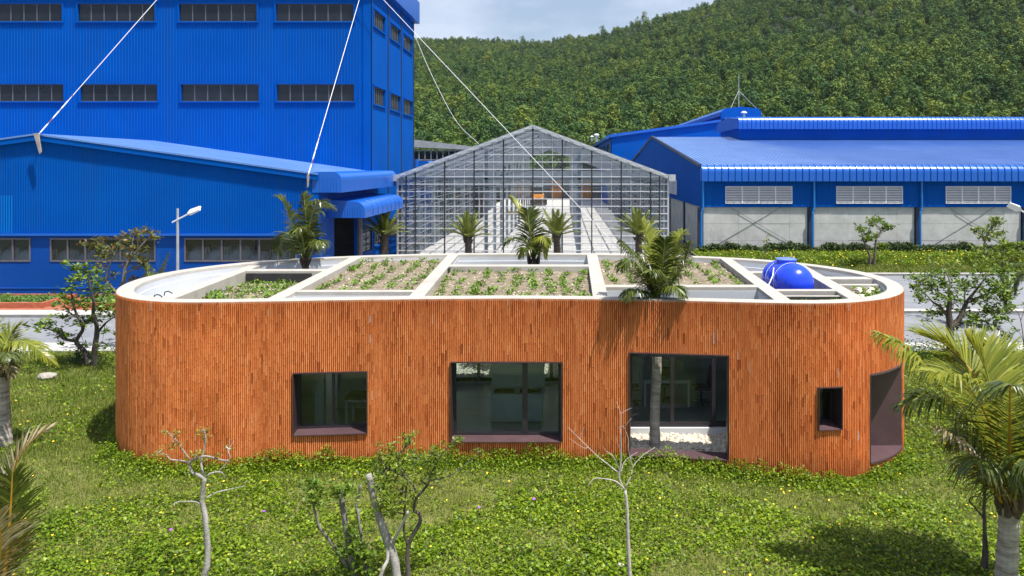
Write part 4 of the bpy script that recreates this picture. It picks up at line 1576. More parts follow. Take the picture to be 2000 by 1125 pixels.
ROW = 0.4805
BAY = 1.9145
nb = 5
mb = MB()
posts = [GC + i * BAY for i in range(-4, 5)] + [GX0 + 0.55, GX1 - 0.55]
for x in posts:
    MB().box(x - 0.038, x + 0.038, GY - 0.07, GY + 0.05, 0, gtop(x) - 0.1).build('post', 'black_post', gh)
for x in (GX0, GX1):
    MB().box(x - 0.06, x + 0.06, GY - 0.04, GY + 0.1, 0, GE).build('corner_post', 'galvanised', gh)
    MB().box(x - 0.06 + (0.28 if x < 0 else -0.28), x + 0.06 + (0.28 if x < 0 else -0.28), GY - 0.02, GY + 0.1, 0, GE).build('corner_post', 'steel_post', gh)
zrows = [GE - k * ROW for k in range(12, -7, -1)]
zrows = [z for z in zrows if 0.02 < z < GA - 0.3]
for z in zrows:
    hw = (GX1 - GX0) / 2 if z <= GE else (GA - z) / gsl - 0.12
    MB().box(GC - hw, GC + hw, GY - 0.055, GY + 0.01, z - 0.028, z + 0.028).build('glazing_rail', 'aluminium', gh)
xcols = [GC + i * BAY / 3 for i in range(-13, 14)]
mb = MB()
for x in xcols:
    mb.box(x - 0.011, x + 0.011, GY - 0.012, GY + 0.02, 0, gtop(x) - 0.15)
mb.build('glazing_bars', 'aluminium', gh)
for s in (-1, 1):
    xe = GX1 if s > 0 else GX0
    MB().bar((GC, GY - 0.05, GA), (xe + 0.18 * s, GY - 0.05, GE - 0.18 * gsl), 0.36, 0.24).build('verge_beam', 'galvanised', gh)
    for i in range(12):
        f = (i + 0.5) / 12
        x = GC + (xe - GC) * f
        MB().bar((x - 0.12 * s, GY - 0.25, gtop(x) + 0.12 * gsl + 0.01), (x + 0.12 * s, GY - 0.25, gtop(x) - 0.12 * gsl + 0.01), 0.04, 0.06).build('verge_clip', 'aluminium', gh)
MB().box(GX1 + 0.02, GX1 + 0.45, GY - 0.3, GY + 0.4, GE - 0.28, GE + 0.14).build('gutter_end', 'galvanised', gh)
MB().box(GX0 - 0.45, GX0 - 0.02, GY - 0.3, GY + 0.4, GE - 0.28, GE + 0.14).build('gutter_end', 'galvanised', gh)
# panes
xe_ = [GX0 + 0.06] + [x for x in xcols if GX0 + 0.5 < x < GX1 - 0.5] + [GX1 - 0.06]
zr_ = [0.03] + zrows + [GA]
cells = []
for a, b in zip(xe_[:-1], xe_[1:]):
    for c, d in zip(zr_[:-1], zr_[1:]):
        ta, tb = gtop(a) - 0.12, gtop(b) - 0.12
        if max(ta, tb) <= c + 0.02:
            continue
        poly = [(a, c), (b, c)] if min(ta, tb) > c else ([(a, c), (a + (b - a) * (ta - c) / (ta - tb), c)] if ta > tb else [(b - (b - a) * (tb - c) / (tb - ta), c), (b, c)])
        up = []
        if tb > c:
            up.append((b, min(d, tb)))
        if a < GC < b and False:
            up.append((GC, GA))
        if ta > c:
            up.append((a, min(d, ta)))
        poly += up
        if len(poly) < 3:
            continue
        cells.append((c, poly))
cells.sort(key=lambda q: -q[0])
rest = MB()
pane_me = {}
for i, (c, poly) in enumerate(cells):
    if i < 296:
        MB().extrude(poly, 'y', GY, GY + 0.006).build('pane', 'house_glass', gh)
    else:
        rest.extrude(poly, 'y', GY, GY + 0.006)
stuff(rest.build('lower_panes', 'house_glass', gh))
# inside frame
fr = MB()
dds = np.arange(GY + 0.3, GB, 6.2)
for d in dds:
    for x in (GX0 + 0.1, -5.05, 1.05, GX1 - 0.1):
        fr.box(x - 0.11, x + 0.11, d, d + 0.2, 0, gtop(x) - 0.3)
    for s in (-1, 1):
        xe = GX1 if s > 0 else GX0
        fr.bar((GC, d + 0.1, GA - 0.18), (xe, d + 0.1, GE - 0.18), 0.12, 0.16)
    fr.box(GX0, GX1, d, d + 0.1, GE - 0.2, GE - 0.05)
    fr.box(GX0, GX1, d, d + 0.06, GE - 0.75, GE - 0.68)
    for i in range(14):
        xa, xb = GX0 + (GX1 - GX0) * i / 14, GX0 + (GX1 - GX0) * (i + 1) / 14
        fr.bar((xa, d + 0.03, GE - 0.72 if i % 2 else GE - 0.1), (xb, d + 0.03, GE - 0.1 if i % 2 else GE - 0.72), 0.03, 0.03)
fr.build('frame', 'steel_post', gh)
rb = MB()
for s in (-1, 1):
    xe = GX1 if s > 0 else GX0
    for i in range(9):
        f = i / 8
        x = GC + (xe - GC) * f
        rb.box(x - 0.05, x + 0.05, GY, GB, gtop(x) - 0.10, gtop(x) - 0.03)
    for d in np.arange(GY + 0.8, GB, 2.06):
        rb.bar((GC, d, GA - 0.03), (xe, d, GE - 0.03), 0.16, 0.06)
rb.build('roof_bars', 'galvanised', gh)
sb = MB()
for x in (GX0, GX1):
    for z in np.arange(0.5, GE, 0.48):
        sb.box(x - 0.03, x + 0.03, GY + 0.2, GB, z - 0.03, z + 0.03)
    for d in np.arange(GY + 1.4, GB, 2.06):
        sb.box(x - 0.03, x + 0.03, d, d + 0.06, 0, GE)
sb.build('side_rails', 'steel_post', gh)
for s in (-1, 1):
    xe = GX1 if s > 0 else GX0
    MB().add([(GC, GY, GA + 0.0), (xe, GY, GE + 0.0), (xe, GB, GE), (GC, GB, GA)], [(0, 1, 2, 3)]).build('roof_glazing', 'roof_glass', gh)
    MB().box(xe - 0.002 + 0.035 * s, xe + 0.002 + 0.035 * s, GY + 0.1, GB, 0, GE).build('side_glazing', 'side_glass', gh)
# rear yard: shed with orange doors and a wheel loader
rs = thing('rear_shed', 'dark open shed with orange doors seen through the greenhouse', 'shed', (-3, 150, 0))
MB().box(-24, 12, 150, 158, 0, 4.6).build('wall', 'steel_dark', rs)
MB().box(-26, 14, 146, 159, 4.6, 5.0).build('roof', 'galvanised', rs)
for x0, x1 in ((-9.6, -6.4), (3.0, 5.6), (-2.4, -0.2)):
    MB().box(x0, x1, 149.8, 149.98, 0.2, 3.6).build('door', 'orange_paint', rs)
MB().box(-14, -11, 149.7, 149.98, 2.2, 4.2).build('pale_panel', 'white_paint', rs)

ld = thing('wheel_loader', 'orange wheel loader parked on the yard beyond the greenhouse', 'loader', (-4.1, 127, 0))
mb = MB()
mb.extrude([(126.0, 0.7), (129.5, 0.7), (129.6, 1.5), (128.2, 1.9), (126.2, 1.8)], 'x', -5.0, -3.2)
mb.build('body', 'orange_paint', ld)
mb = MB()
mb.extrude([(126.5, 1.85), (128.1, 1.85), (127.9, 3.1), (126.7, 3.1)], 'x', -4.8, -3.4)
mb.build('cab', 'dark_frame', ld)
MB().box(-4.9, -3.3, 126.4, 128.3, 3.1, 3.25).build('cab_roof', 'lamp_white', ld)
for x in (-5.25, -2.95):
    for d in (126.6, 129.2):
        MB().lathe([(0.2, -0.2), (0.62, -0.22), (0.66, -0.1), (0.66, 0.1), (0.62, 0.22), (0.2, 0.2)], (x, d, 0.65), 14, axis='x').build('wheel', 'rubber', ld)
MB().extrude([(124.5, 0.15), (125.4, 0.1), (125.6, 0.9), (125.4, 1.1), (125.2, 0.4)], 'x', -5.4, -2.8).build('bucket', 'rubber', ld)
MB().bar((-4.7, 125.3, 0.6), (-4.7, 126.6, 1.5), 0.15, 0.2).bar((-3.5, 125.3, 0.6), (-3.5, 126.6, 1.5), 0.15, 0.2).build('arm', 'orange_paint', ld)
pl = thing('pallet_truck', 'small yellow pallet frame lying on the greenhouse floor', 'pallet', (-6.6, 103, 0))
MB().box(-7.4, -6.0, 102, 102.2, 0.0, 0.5).box(-7.4, -7.2, 102.2, 104, 0, 0.2).box(-6.2, -6.0, 102.2, 104, 0, 0.2).build('forks', 'yellow_paint', pl)

# second greenhouse behind, left
g2 = thing('grey_greenhouse', 'grey glazed greenhouse side behind the tower', 'greenhouse', (-14, 95, 0))
a0, a1 = X_(795, 92), X_(935, 92)
MB().box(a0, a1, 92.2, 98, 0, 8.3).build('glazing', 'dark_glass', g2)
MB().box(a0, a1, 93.2, 97.5, 0, 8.0).build('inner_shade', 'steel_dark', g2)
MB().extrude([(a0, 9.75), (a1, 8.7), (a1, 8.35), (a0, 8.75)], 'y', 91.8, 99).build('roof', 'galvanised', g2)
mb = MB()
for i in range(13):
    x = a0 + (a1 - a0) * i / 12
    mb.box(x - 0.05, x + 0.05, 92.0, 92.18, 0, 8.4)
for z in (4.2, 6.2, 7.2, 8.3):
    mb.box(a0, a1, 92.05, 92.15, z - 0.06, z + 0.06)
mb.build('bars', 'steel_post', g2)

# ------------------------------------------------------------------ right-hand warehouse
WX, WY = 9.81, 54.5
wh = thing('blue_roof_warehouse', 'long concrete warehouse with bright blue ribbed roof and louvred blue band', 'building', (30, 84, 0))
WR = 62.0
ridge_y, ridge_z = 84.0, 9.62
rs_ = (ridge_z - 6.47) / (ridge_y - 53.9)


def roof_z(y):
    return 6.47 + (y - 53.9) * rs_


colpx = [1366, 1582, 1791, 1999, 2207, 2415]
cx_ = [X_(p, WY) for p in colpx] + [WR]
MB().box(WX + 0.15, WR, WY + 0.1, WY + 0.4, -0.1, 3.6).build('core_wall', 'concrete_dark', wh)
for a, b in zip(cx_[:-1], cx_[1:]):
    if a > X_(2100, WY):
        continue
    bay = link('wall_bay', None, wh)
    zs = [0.0, 1.2, 2.4, 3.36, 3.58]
    x0, x1 = a + 0.28, b - 0.2
    us = [x0, x0 + (x1 - x0) * 0.34, x0 + (x1 - x0) * 0.83, x1]
    for i, (z0, z1) in enumerate(zip(zs[:-1], zs[1:])):
        for u0, u1 in zip(us[:-1], us[1:]):
            dy = random.uniform(-0.008, 0.008)
            MB().box(u0 + 0.006, u1 - 0.006, WY + dy, WY + 0.11, z0 + 0.006, z1 - 0.006).build('concrete_panel', 'cast_wall', bay)
for a in cx_[:-1]:
    MB().box(a - 0.14, a + 0.22, WY - 0.12, WY + 0.08, -0.1, 3.56).build('column', 'blue_column', wh)
bop = [(X_(a, WY), X_(b, WY), 3.84, 5.06) for a, b in ((1416, 1546), (1632, 1761), (1845, 1972), (2058, 2186))]
mb = MB()
wall(mb, WX, WR, 3.58, 6.3, WY - 0.12, WY + 0.1, bop, 'x')
mb.build('blue_band', 'blue_wall', wh)
mb = MB()
ribs(mb, WX + 0.7, WR - 8, 3.6, 5.5, WY - 0.12, -0.03, 0.16, [(o[0] - 0.05, o[1] + 0.05, o[2] - 0.05, o[3] + 0.05) for o in bop], 'x')
stuff(mb.build('band_ribs', 'blue_wall', wh))


def louvre(parent, u0, u1, z0, z1, t, nbay, axis, label, ns=9):
    L = link('louvre', None, parent)
    L['label'] = label

    def bx(mb, a0, a1, t0, t1, c0, c1):
        if axis == 'x':
            mb.box(a0, a1, t + t0, t + t1, c0, c1)
        else:
            mb.box(t + t0, t + t1, a0, a1, c0, c1)
    fb = MB()
    bx(fb, u0, u1, -0.05, 0.02, z1 - 0.06, z1)
    bx(fb, u0, u1, -0.06, 0.02, z0, z0 + 0.07)
    for i in range(nbay + 1):
        u = u0 + (u1 - u0) * i / nbay
        bx(fb, max(u0, u - 0.04), min(u1, u + 0.04), -0.055, 0.02, z0 + 0.07, z1 - 0.06)
    fb.build('frame', 'louvre', L)
    for k in range(ns):
        z = z0 + 0.09 + (z1 - z0 - 0.16) * (k + 0.3) / ns
        h = (z1 - z0) / ns
        if axis == 'x':
            q = [(t - 0.045, z), (t - 0.04, z - 0.012), (t + 0.04, z + h * 0.40), (t + 0.03, z + h * 0.48)]
            MB().extrude(q, 'x', u0 + 0.02, u1 - 0.02).build('slat', 'louvre', L)
        else:
            q = [(t - 0.045, z), (t - 0.04, z - 0.012), (t + 0.04, z + h * 0.40), (t + 0.03, z + h * 0.48)]
            MB().extrude(q, 'y', u0 + 0.02, u1 - 0.02).build('slat', 'louvre', L)
    bk = MB()
    bx(bk, u0 - 0.1, u1 + 0.1, 0.2, 0.26, z0 - 0.1, z1 + 0.1)
    bk.build('backing', 'liner', L)


for o, lb in zip(bop[:3], ('louvre nearest the greenhouse', 'middle louvre', 'louvre nearest the right edge')):
    louvre(wh, o[0], o[1], o[2], o[3], WY - 0.14, 4, 'x', lb)
# gable end
gp = [(WY + 0.1, 3.58), (113.5, 3.58), (113.5, 6.47), (ridge_y, ridge_z - 0.04), (WY + 0.1, 6.47)]
lo = (66.5, 75.0, 4.05, 5.3)
MB().extrude([(WY + 0.1, 3.58), (113.5, 3.58), (113.5, 6.4), (ridge_y, ridge_z - 0.06), (WY + 0.1, 6.42)], 'x', WX, WX + 0.2).build('gable_wall', 'blue_wall', wh)
louvre(wh, 66.0, 76.0, 4.02, 5.25, WX - 0.06, 3, 'y', 'louvre on the shaded gable end')
MB().box(WX + 0.12, WX + 0.4, WY + 0.4, 113, -0.1, 3.57).build('gable_base', 'cast_wall', wh)
for d in (WY + 0.3, 62.5, 71.0, 80):
    MB().box(WX + 0.0, WX + 0.11, d, d + 0.5, -0.1, 3.57).build('column', 'blue_column', wh)
MB().bar((WX - 0.1, 54.3, 6.5), (WX - 0.1, ridge_y, ridge_z + 0.05), 0.2, 0.22).build('barge_board', 'dark_trim', wh)
MB().bar((WX - 0.1, 114, 6.5), (WX - 0.1, ridge_y, ridge_z + 0.05), 0.2, 0.22).build('barge_board', 'dark_trim', wh)
# roof sheets with ribs
MB().extrude([(54.4, 6.43), (ridge_y, ridge_z - 0.07), (114.0, 6.40), (114.0, 6.47), (ridge_y, ridge_z), (54.4, 6.50)], 'x', WX - 0.15, WR).build('roof_sheet', 'blue_roof', wh)
mb = MB()
pit = 0.30
for i in range(int((WR - WX) / pit)):
    x = WX - 0.1 + i * pit
    w = 0.05
    mb.add([(x - w, 54.4, 6.50), (x - w * 0.5, 54.4, 6.56), (x + w * 0.5, 54.4, 6.56), (x + w, 54.4, 6.50),
            (x - w, ridge_y, ridge_z), (x - w * 0.5, ridge_y, ridge_z + 0.06), (x + w * 0.5, ridge_y, ridge_z + 0.06), (x + w, ridge_y, ridge_z)],
           [(0, 1, 5, 4), (1, 2, 6, 5), (2, 3, 7, 6), (0, 3, 2, 1)])
stuff(mb.build('roof_ribs', 'blue_roof', wh))


def eave_profile(y0, ztop, zbot, r):
    q = [(y0 + 0.9, ztop), (y0 + r, ztop)]
    for k in range(1, 7):
        a = math.pi / 2 * k / 6
        q.append((y0 + r - math.sin(a) * r, ztop - r + math.cos(a) * r))
    q.append((y0, zbot))
    return q


def eave_panel(parent, name, x0, x1, y0, ztop, zbot, r, m='blue_eave', rib=0.05):
    """Bent roof panel with a standing seam along one edge."""
    P = eave_profile(y0, ztop, zbot, r)
    mb = MB()
    vs, fs = [], []
    cols_ = [(x0, 0), (x0 + 0.03, rib), (x0 + 0.08, rib), (x0 + 0.11, 0), (x1 - 0.02, 0)]
    for (x, o) in cols_:
        for i, (y, z) in enumerate(P):
            a, b = P[max(i - 1, 0)], P[min(i + 1, len(P) - 1)]
            ty, tz = b[0] - a[0], b[1] - a[1]
            l = math.hypot(ty, tz)
            vs.append((x, y + tz / l * o, z - ty / l * o))
    n = len(P)
    for c in range(len(cols_) - 1):
        for i in range(n - 1):
            fs.append((c * n + i, (c + 1) * n + i, (c + 1) * n + i + 1, c * n + i + 1))
    mb.add(vs, fs)
    return mb


pm = None
step = 0.4735
for i in range(int((X_(2080, WY) - WX) / step)):
    x = WX - 0.1 + i * step
    if pm is None:
        o = eave_panel(wh, 'eave_panel', 0, step, 53.95, 6.56, 5.42, 0.5).build('eave_panel', 'blue_eave', wh)
        pm = o.data
    else:
        o = link('eave_panel', pm, wh)
    o.matrix_parent_inverse = world_inv(wh)
    o.location = (x, 0, 0)
MB().extrude([(54.02, 5.44), (54.02, 5.9), (54.28, 6.38), (54.37, 6.38), (54.37, 5.44)], 'x', WX - 0.1, X_(2090, WY)).build('eave_box', 'blue_eave', wh)
# ridge monitor
MX = 17.9
my0, my1 = 79.2, 89.0
MB().box(MX + 0.3, WR, my0, my1, 8.6, 10.5).build('monitor_wall', 'blue_wall', wh)
mb = MB()
mb.extrude([(my0 - 0.5, 10.32), (my0 - 0.5, 11.05), (my0 + 0.1, 11.38), (84.0, 11.75), (my1, 11.38), (my1 + 0.6, 11.0), (my1 + 0.6, 10.3)], 'x', MX, WR)
mb.build('monitor_roof', 'blue_eave', wh)
mb = MB()
for i in range(int((X_(2080, 79) - MX) / 0.45)):
    x = MX + i * 0.45
    q = eave_panel(None, '', x, x + 0.45, my0 - 0.72, 11.5, 10.25, 0.6)
    mb.add(q.v, q.f)
stuff(mb.build('monitor_eave_panels', 'blue_eave', wh))
# downpipes
for a in cx_[:4]:
    x = a + 0.1
    MB().tube([(x + 0.1, WY - 0.3, 5.5), (x + 0.1, WY - 0.3, 3.55), (x + 0.06, WY - 0.32, 3.4), (x - 0.02, WY - 0.34, 3.2), (x - 0.02, WY - 0.34, 0.0)], 0.075, 8).build('downpipe', 'blue_pipe', wh)
# cross bracing rods in front of the concrete
for i in (0, 2):
    a, b = cx_[i] + 0.3, cx_[i + 1] - 0.2
    MB().tube([(a, WY - 0.022, 0.35), (b - 1.9, WY - 0.022, 3.56)], 0.013, 5).build('brace_rod', 'steel_dark', wh)
    MB().tube([(b, WY - 0.05, 0.35), (a + 1.9, WY - 0.05, 3.56)], 0.013, 5).build('brace_rod', 'steel_dark', wh)

# further blue factory hall behind the warehouse
bh = thing('rear_blue_hall', 'blue factory hall with stepped ridge rising behind the warehouse roof', 'building', (25, 130, 0))
BY = 117.0
e0 = X_(1195, BY)
q = [(e0, 0), (50, 0), (50, 12.6), (X_(1455, BY), 13.75), (e0, 10.95)]
MB().extrude(q, 'y', BY, BY + 0.3).build('gable_wall', 'blue_wall', bh)
MB().bar((e0 - 0.3, BY - 0.15, 10.98), (X_(1455, BY), BY - 0.15, 13.85), 0.3, 0.35).build('barge_board', 'blue_eave', bh)
sw = MB()
wall(sw, BY + 0.3, 200, 0, 10.6, e0 - 0.15, e0 + 0.15, [(BY + 3 + 9 * i, BY + 11 + 9 * i, 6.6, 10.0) for i in range(8)], 'y')
sw.build('side_wall', 'blue_plain', bh)
for i in range(8):
    MB().box(e0 - 0.02, e0 + 0.02, BY + 3 + 9 * i, BY + 11 + 9 * i, 6.6, 10.0).build('pane', 'dark_glass', bh)
MB().extrude([(e0 - 0.9, 10.55), (e0 - 0.9, 10.95), (e0 - 0.3, 11.25), (X_(1455, BY), 14.0), (X_(1455, BY), 13.8), (e0, 10.8)], 'y', BY + 0.0, 200).build('roof_sheet', 'blue_eave', bh)
# its ridge monitor
ma, mc = X_(1408, BY), X_(1486, BY)
MB().box(ma + 0.6, mc - 0.3, BY + 0.4, 200, 12.2, 14.4).build('monitor_wall', 'blue_wall', bh)
MB().extrude([(ma, 14.0), (ma, 14.6), (ma + 0.7, 15.2), ((ma + mc) / 2, 15.45), (mc - 0.5, 15.2), (mc, 14.7), (mc, 13.3), (ma, 13.2)], 'y', BY - 0.3, BY + 0.4).build('monitor_gable', 'blue_wall', bh)
MB().extrude([(ma, 14.1), (ma, 14.7), (ma + 0.7, 15.25), ((ma + mc) / 2, 15.5), (mc - 0.5, 15.25), (mc, 14.7), (mc, 14.1)], 'y', BY + 0.4, 200).build('monitor_roof', 'blue_eave', bh)

mast = thing('guyed_mast', 'thin lightning mast with two stays on the rear hall ridge', 'mast', (X_(1443, BY + 1), BY + 1, 15.4))
mx_ = X_(1443, BY + 1)
MB().tube([(mx_, BY + 1, 15.3), (mx_, BY + 1, 18.2), (mx_, BY + 1, 20.6)], [0.07, 0.05, 0.035], 6).build('pole', 'galvanised', mast)
MB().tube([(mx_, BY + 1, 18.0), (X_(1415, BY), BY - 0.4, 13.4)], 0.025, 4).build('stay', 'cable', mast)
MB().tube([(mx_, BY + 1, 18.0), (X_(1492, BY + 2), BY + 2, 14.2)], 0.025, 4).build('stay', 'cable', mast)


def vent(px, py, d, s, label):
    p = at(px, py, d)
    v = thing('roof_vent', label, 'vent', (p.x, p.y, p.z - 0.9 * s))
    MB().lathe([(0.16 * s, p.z - 1.2 * s), (0.16 * s, p.z - 0.2 * s)], (p.x, p.y, 0), 10).build('pipe', 'galvanised', v)
    MB().lathe([(0.40 * s, p.z - 0.25 * s), (0.38 * s, p.z - 0.15 * s), (0.10 * s, p.z)], (p.x, p.y, 0), 12).build('cowl', 'lamp_white', v)


vent(1165, 261, 122, 1.1, 'white capped roof vent on the rear hall near the greenhouse')
vent(1156, 265, 128, 0.8, 'smaller grey roof vent beside the white capped one')
vent(1453, 217, 84, 0.9, 'capped roof vent at the end of the warehouse ridge')

# ------------------------------------------------------------------ stays (white cables)
def stay(a, b, r, label, n=14, sag=0.0, fittings=True, plate=None):
    a, b = Vector(a), Vector(b)
    t = thing('stay_cable', label, 'cable', a)
    pts = []
    for i in range(n + 1):
        f = i / n
        p = a.lerp(b, f)
        p.z -= sag * 4 * f * (1 - f)
        pts.append(p)
    MB().tube(pts, r, 6).build('wire', 'cable', t)
    if fittings:
        d = (b - a).normalized()
        L = (b - a).length
        for s0, s1, k, m in ((0.15, 0.65, 2.0, 'cable'), (0.75, 1.0, 1.6, 'rusty'), (1.1, 1.5, 1.9, 'cable'), (1.7, 2.2, 1.9, 'cable'), (2.5, 2.56, 2.0, 'rusty')):
            MB().tube([a + d * s0, a + d * s1], r * k, 8).build('turnbuckle', m, t)
    if plate:
        plate.build('anchor_plate', 'stone_pale', t)
    return t


a1_ = at(75, 263, SY - 0.45)
stay(a1_, (-13.4, 55, 36.3), 0.016, 'white stay cable rising from the ridge of the low blue shed',
     plate=MB().extrude([(a1_.x - 0.22, a1_.z + 0.06), (a1_.x + 0.02, a1_.z + 0.08), (a1_.x + 0.06, a1_.z - 0.2), (a1_.x + 0.16, a1_.z - 0.85), (a1_.x + 0.08, a1_.z - 0.95)], 'y', SY - 0.5, SY - 0.42))
a2_ = at(602, 342, SY - 0.4)
stay(a2_, (X_(715, 48.56), 48.56, 18.5), 0.016, 'white stay cable rising from the eave corner of the low blue shed',
     plate=MB().extrude([(a2_.x - 0.05, a2_.z + 0.06), (a2_.x + 0.06, a2_.z + 0.04), (a2_.x + 0.02, a2_.z - 0.55), (a2_.x - 0.04, a2_.z - 0.62)], 'y', SY - 0.45, SY - 0.38))
a3_ = at(1183, 459, 47.0)
b3_ = Vector((X_(665, 48.6), 48.6, 19.9))
foot3 = a3_ + (a3_ - b3_) * (a3_.z / (b3_.z - a3_.z))
t3 = stay(foot3, b3_, 0.018, 'long white stay cable crossing in front of the greenhouse', fittings=False)
# slack wire from the tower to the greenhouse roof
p0, p1, p2, p3 = at(813, 76, 62.0), at(845, 150, 60), at(890, 235, 58), at(935, 281, 55)
o = MB().tube(catmull([p0, p1, p2, p3], 20), 0.014, 5).build('slack_wire', 'cable')
tag(o, 'thin slack wire hanging from the tower edge to the greenhouse roof', 'wire')

# ------------------------------------------------------------------ things on and in the pavilion
tk = thing('water_tank', 'shiny blue plastic water tank lying in the roof recess', 'tank', (5.7, 19.6, 3.02))
TA = Matrix.Translation((5.72, 19.62, 3.60)) @ Matrix.Rotation(0.14, 4, 'Z')
prof = [(0.02, -0.86), (0.20, -0.84), (0.34, -0.76), (0.43, -0.62), (0.475, -0.44), (0.485, -0.30), (0.47, -0.27), (0.47, -0.22), (0.49, -0.19),
        (0.495, 0.0), (0.49, 0.19), (0.47, 0.22), (0.47, 0.27), (0.485, 0.30), (0.475, 0.44), (0.43, 0.62), (0.34, 0.76), (0.20, 0.84), (0.02, 0.86)]
MB().lathe(prof, (0, 0, 0), 32, axis='y').xf(TA).build('body', 'tank_blue', tk, smooth=True)
MB().lathe([(0.25, 0.42), (0.24, 0.515), (0.22, 0.52)], (0, 0.05, 0), 22).xf(TA).build('neck', 'tank_blue', tk, smooth=False)
MB().lathe([(0.255, 0.518), (0.26, 0.545), (0.235, 0.562), (0.05, 0.57)], (0, 0.05, 0), 22).xf(TA).build('lid', 'tank_lid', tk)
MB().box(-0.32, 0.32, -0.5, -0.38, -0.58, -0.42).box(-0.32, 0.32, 0.38, 0.5, -0.58, -0.42).xf(TA).build('cradle', 'tank_blue', tk)
for y in (-0.25, 0.25):
    MB().tube([Vector((math.cos(a) * 0.483, y, math.sin(a) * 0.483)) for a in np.linspace(-0.4, math.pi + 0.4, 20)] , 0.006, 5).xf(TA).build('strap', 'cable', tk)
MB().tube([(4.95, 19.0, 3.42), (5.1, 19.05, 3.58), (5.24, 19.2, 3.78), (5.32, 19.4, 3.95)], 0.014, 6).build('pipe', 'cable', tk)

hd = thing('pipe_handle', 'two bent black pipes on the white basin at the left roof end', 'pipe', (-8.95, 17.3, 3.5))
for dd in (0.0, 0.45):
    x, y = -8.98, 17.25 + dd
    MB().tube([(x, y, 3.45), (x - 0.04, y, 3.60), (x - 0.12, y, 3.64), (x - 0.2, y, 3.62), (x - 0.22, y, 3.54)], 0.014, 6).build('pipe', 'rubber', hd)

# kitchen seen through the wide window
ct = thing('kitchen_counter', 'grey island cabinet with double basin behind the wide window', 'counter', (-1.2, 19.7, 0.05))
MB().box(-1.82, -0.52, 19.36, 20.2, 0.08, 0.74).build('carcass', 'cabinet', ct)
for i in range(4):
    MB().box(-1.80 + i * 0.322, -1.80 + i * 0.322 + 0.31, 19.335, 19.358, 0.12, 0.55).build('door', 'cabinet', ct)
MB().box(-1.86, -0.48, 19.3, 20.25, 0.74, 0.78).build('worktop', 'hood_white', ct)
MB().box(-1.75, -1.25, 19.45, 19.75, 0.781, 0.80).box(-1.1, -0.6, 19.45, 19.75, 0.781, 0.80).build('burner', 'rubber', ct)
MB().box(-1.86, -0.48, 20.0, 20.1, 0.78, 1.1).build('splash_back', 'hood_white', ct)
hd2 = thing('extractor_hood', 'white tapered extractor hood above the kitchen island', 'hood', (-1.2, 19.8, 1.3))
q0 = [(-1.86, 19.3), (-0.48, 19.3), (-0.48, 20.3), (-1.86, 20.3)]
q1 = [(-1.5, 19.6), (-0.84, 19.6), (-0.84, 20.1), (-1.5, 20.1)]
MB().add([(x, y, 1.35) for x, y in q0] + [(x, y, 2.95) for x, y in q1], [(0, 1, 2, 3), (4, 5, 6, 7)] + [(i, (i + 1) % 4, 4 + (i + 1) % 4, 4 + i) for i in range(4)]).build('canopy', 'hood_white', hd2)
MB().box(-1.86, -0.48, 19.29, 19.34, 1.27, 1.37).build('rim', 'hood_white', hd2)


def table(name, label, x0, x1, y0, y1, zt, m, leg=0.05):
    t = thing(name, label, 'table', ((x0 + x1) / 2, (y0 + y1) / 2, 0.05))
    MB().box(x0, x1, y0, y1, zt - 0.035, zt).build('table_top', m, t)
    for x in (x0 + leg, x1 - leg):
        for y in (y0 + leg, y1 - leg):
            MB().box(x - leg / 2, x + leg / 2, y - leg / 2, y + leg / 2, 0.05, zt - 0.036).build('leg', 'lamp_white', t)
    MB().box(x0 + leg, x1 - leg, y0 + leg, y0 + leg + 0.02, zt - 0.10, zt - 0.04).build('apron', 'lamp_white', t)
    return t


table('meeting_table', 'long pale meeting table behind the glass of the tall opening', 2.15, 3.42, 20.6, 22.7, 0.78, 'table_top')
table('work_table', 'dark work table behind the leftmost window', -5.4, -4.3, 18.9, 19.6, 0.80, 'steel_dark')


def office_chair(x, y, rz, label):
    c = thing('office_chair', label, 'chair', (x, y, 0.05), 'office chairs around the meeting table')
    c.rotation_euler = (0, 0, rz)
    MB().box(-0.24, 0.24, -0.22, 0.22, 0.42, 0.49).build('seat', 'steel_dark', c, local=True)
    MB().extrude([(0.20, 0.5), (0.25, 0.5), (0.31, 1.0), (0.26, 1.0)], 'x', -0.22, 0.22).build('backrest', 'rubber', c, local=True)
    MB().tube([(0, 0, 0.1), (0, 0, 0.42)], 0.03, 8).build('column', 'steel_dark', c, local=True)
    mb = MB()
    for k in range(5):
        a = 2 * math.pi * k / 5
        mb.bar((0, 0, 0.1), (math.cos(a) * 0.3, math.sin(a) * 0.3, 0.05), 0.04, 0.03)
    mb.build('base', 'steel_dark', c, local=True)


office_chair(1.85, 20.9, 1.57, 'dark office chair at the left side of the meeting table')
office_chair(3.75, 20.9, -1.57, 'dark office chair at the right side of the meeting table')
office_chair(2.8, 21.2, 3.14, 'dark office chair tucked under the middle of the meeting table')
lt_ = thing('ceiling_lamp', 'white strip lamp hanging over the meeting table', 'lamp', (2.7, 21, 2.6))
MB().box(1.5, 4.1, 21.0, 21.12, 2.55, 2.62).build('tube_housing', 'lamp_white', lt_)
MB().tube([(1.7, 21.06, 2.62), (1.7, 21.06, 2.97)], 0.008, 5).tube([(3.9, 21.06, 2.62), (3.9, 21.06, 2.97)], 0.008, 5).build('wire', 'rubber', lt_)

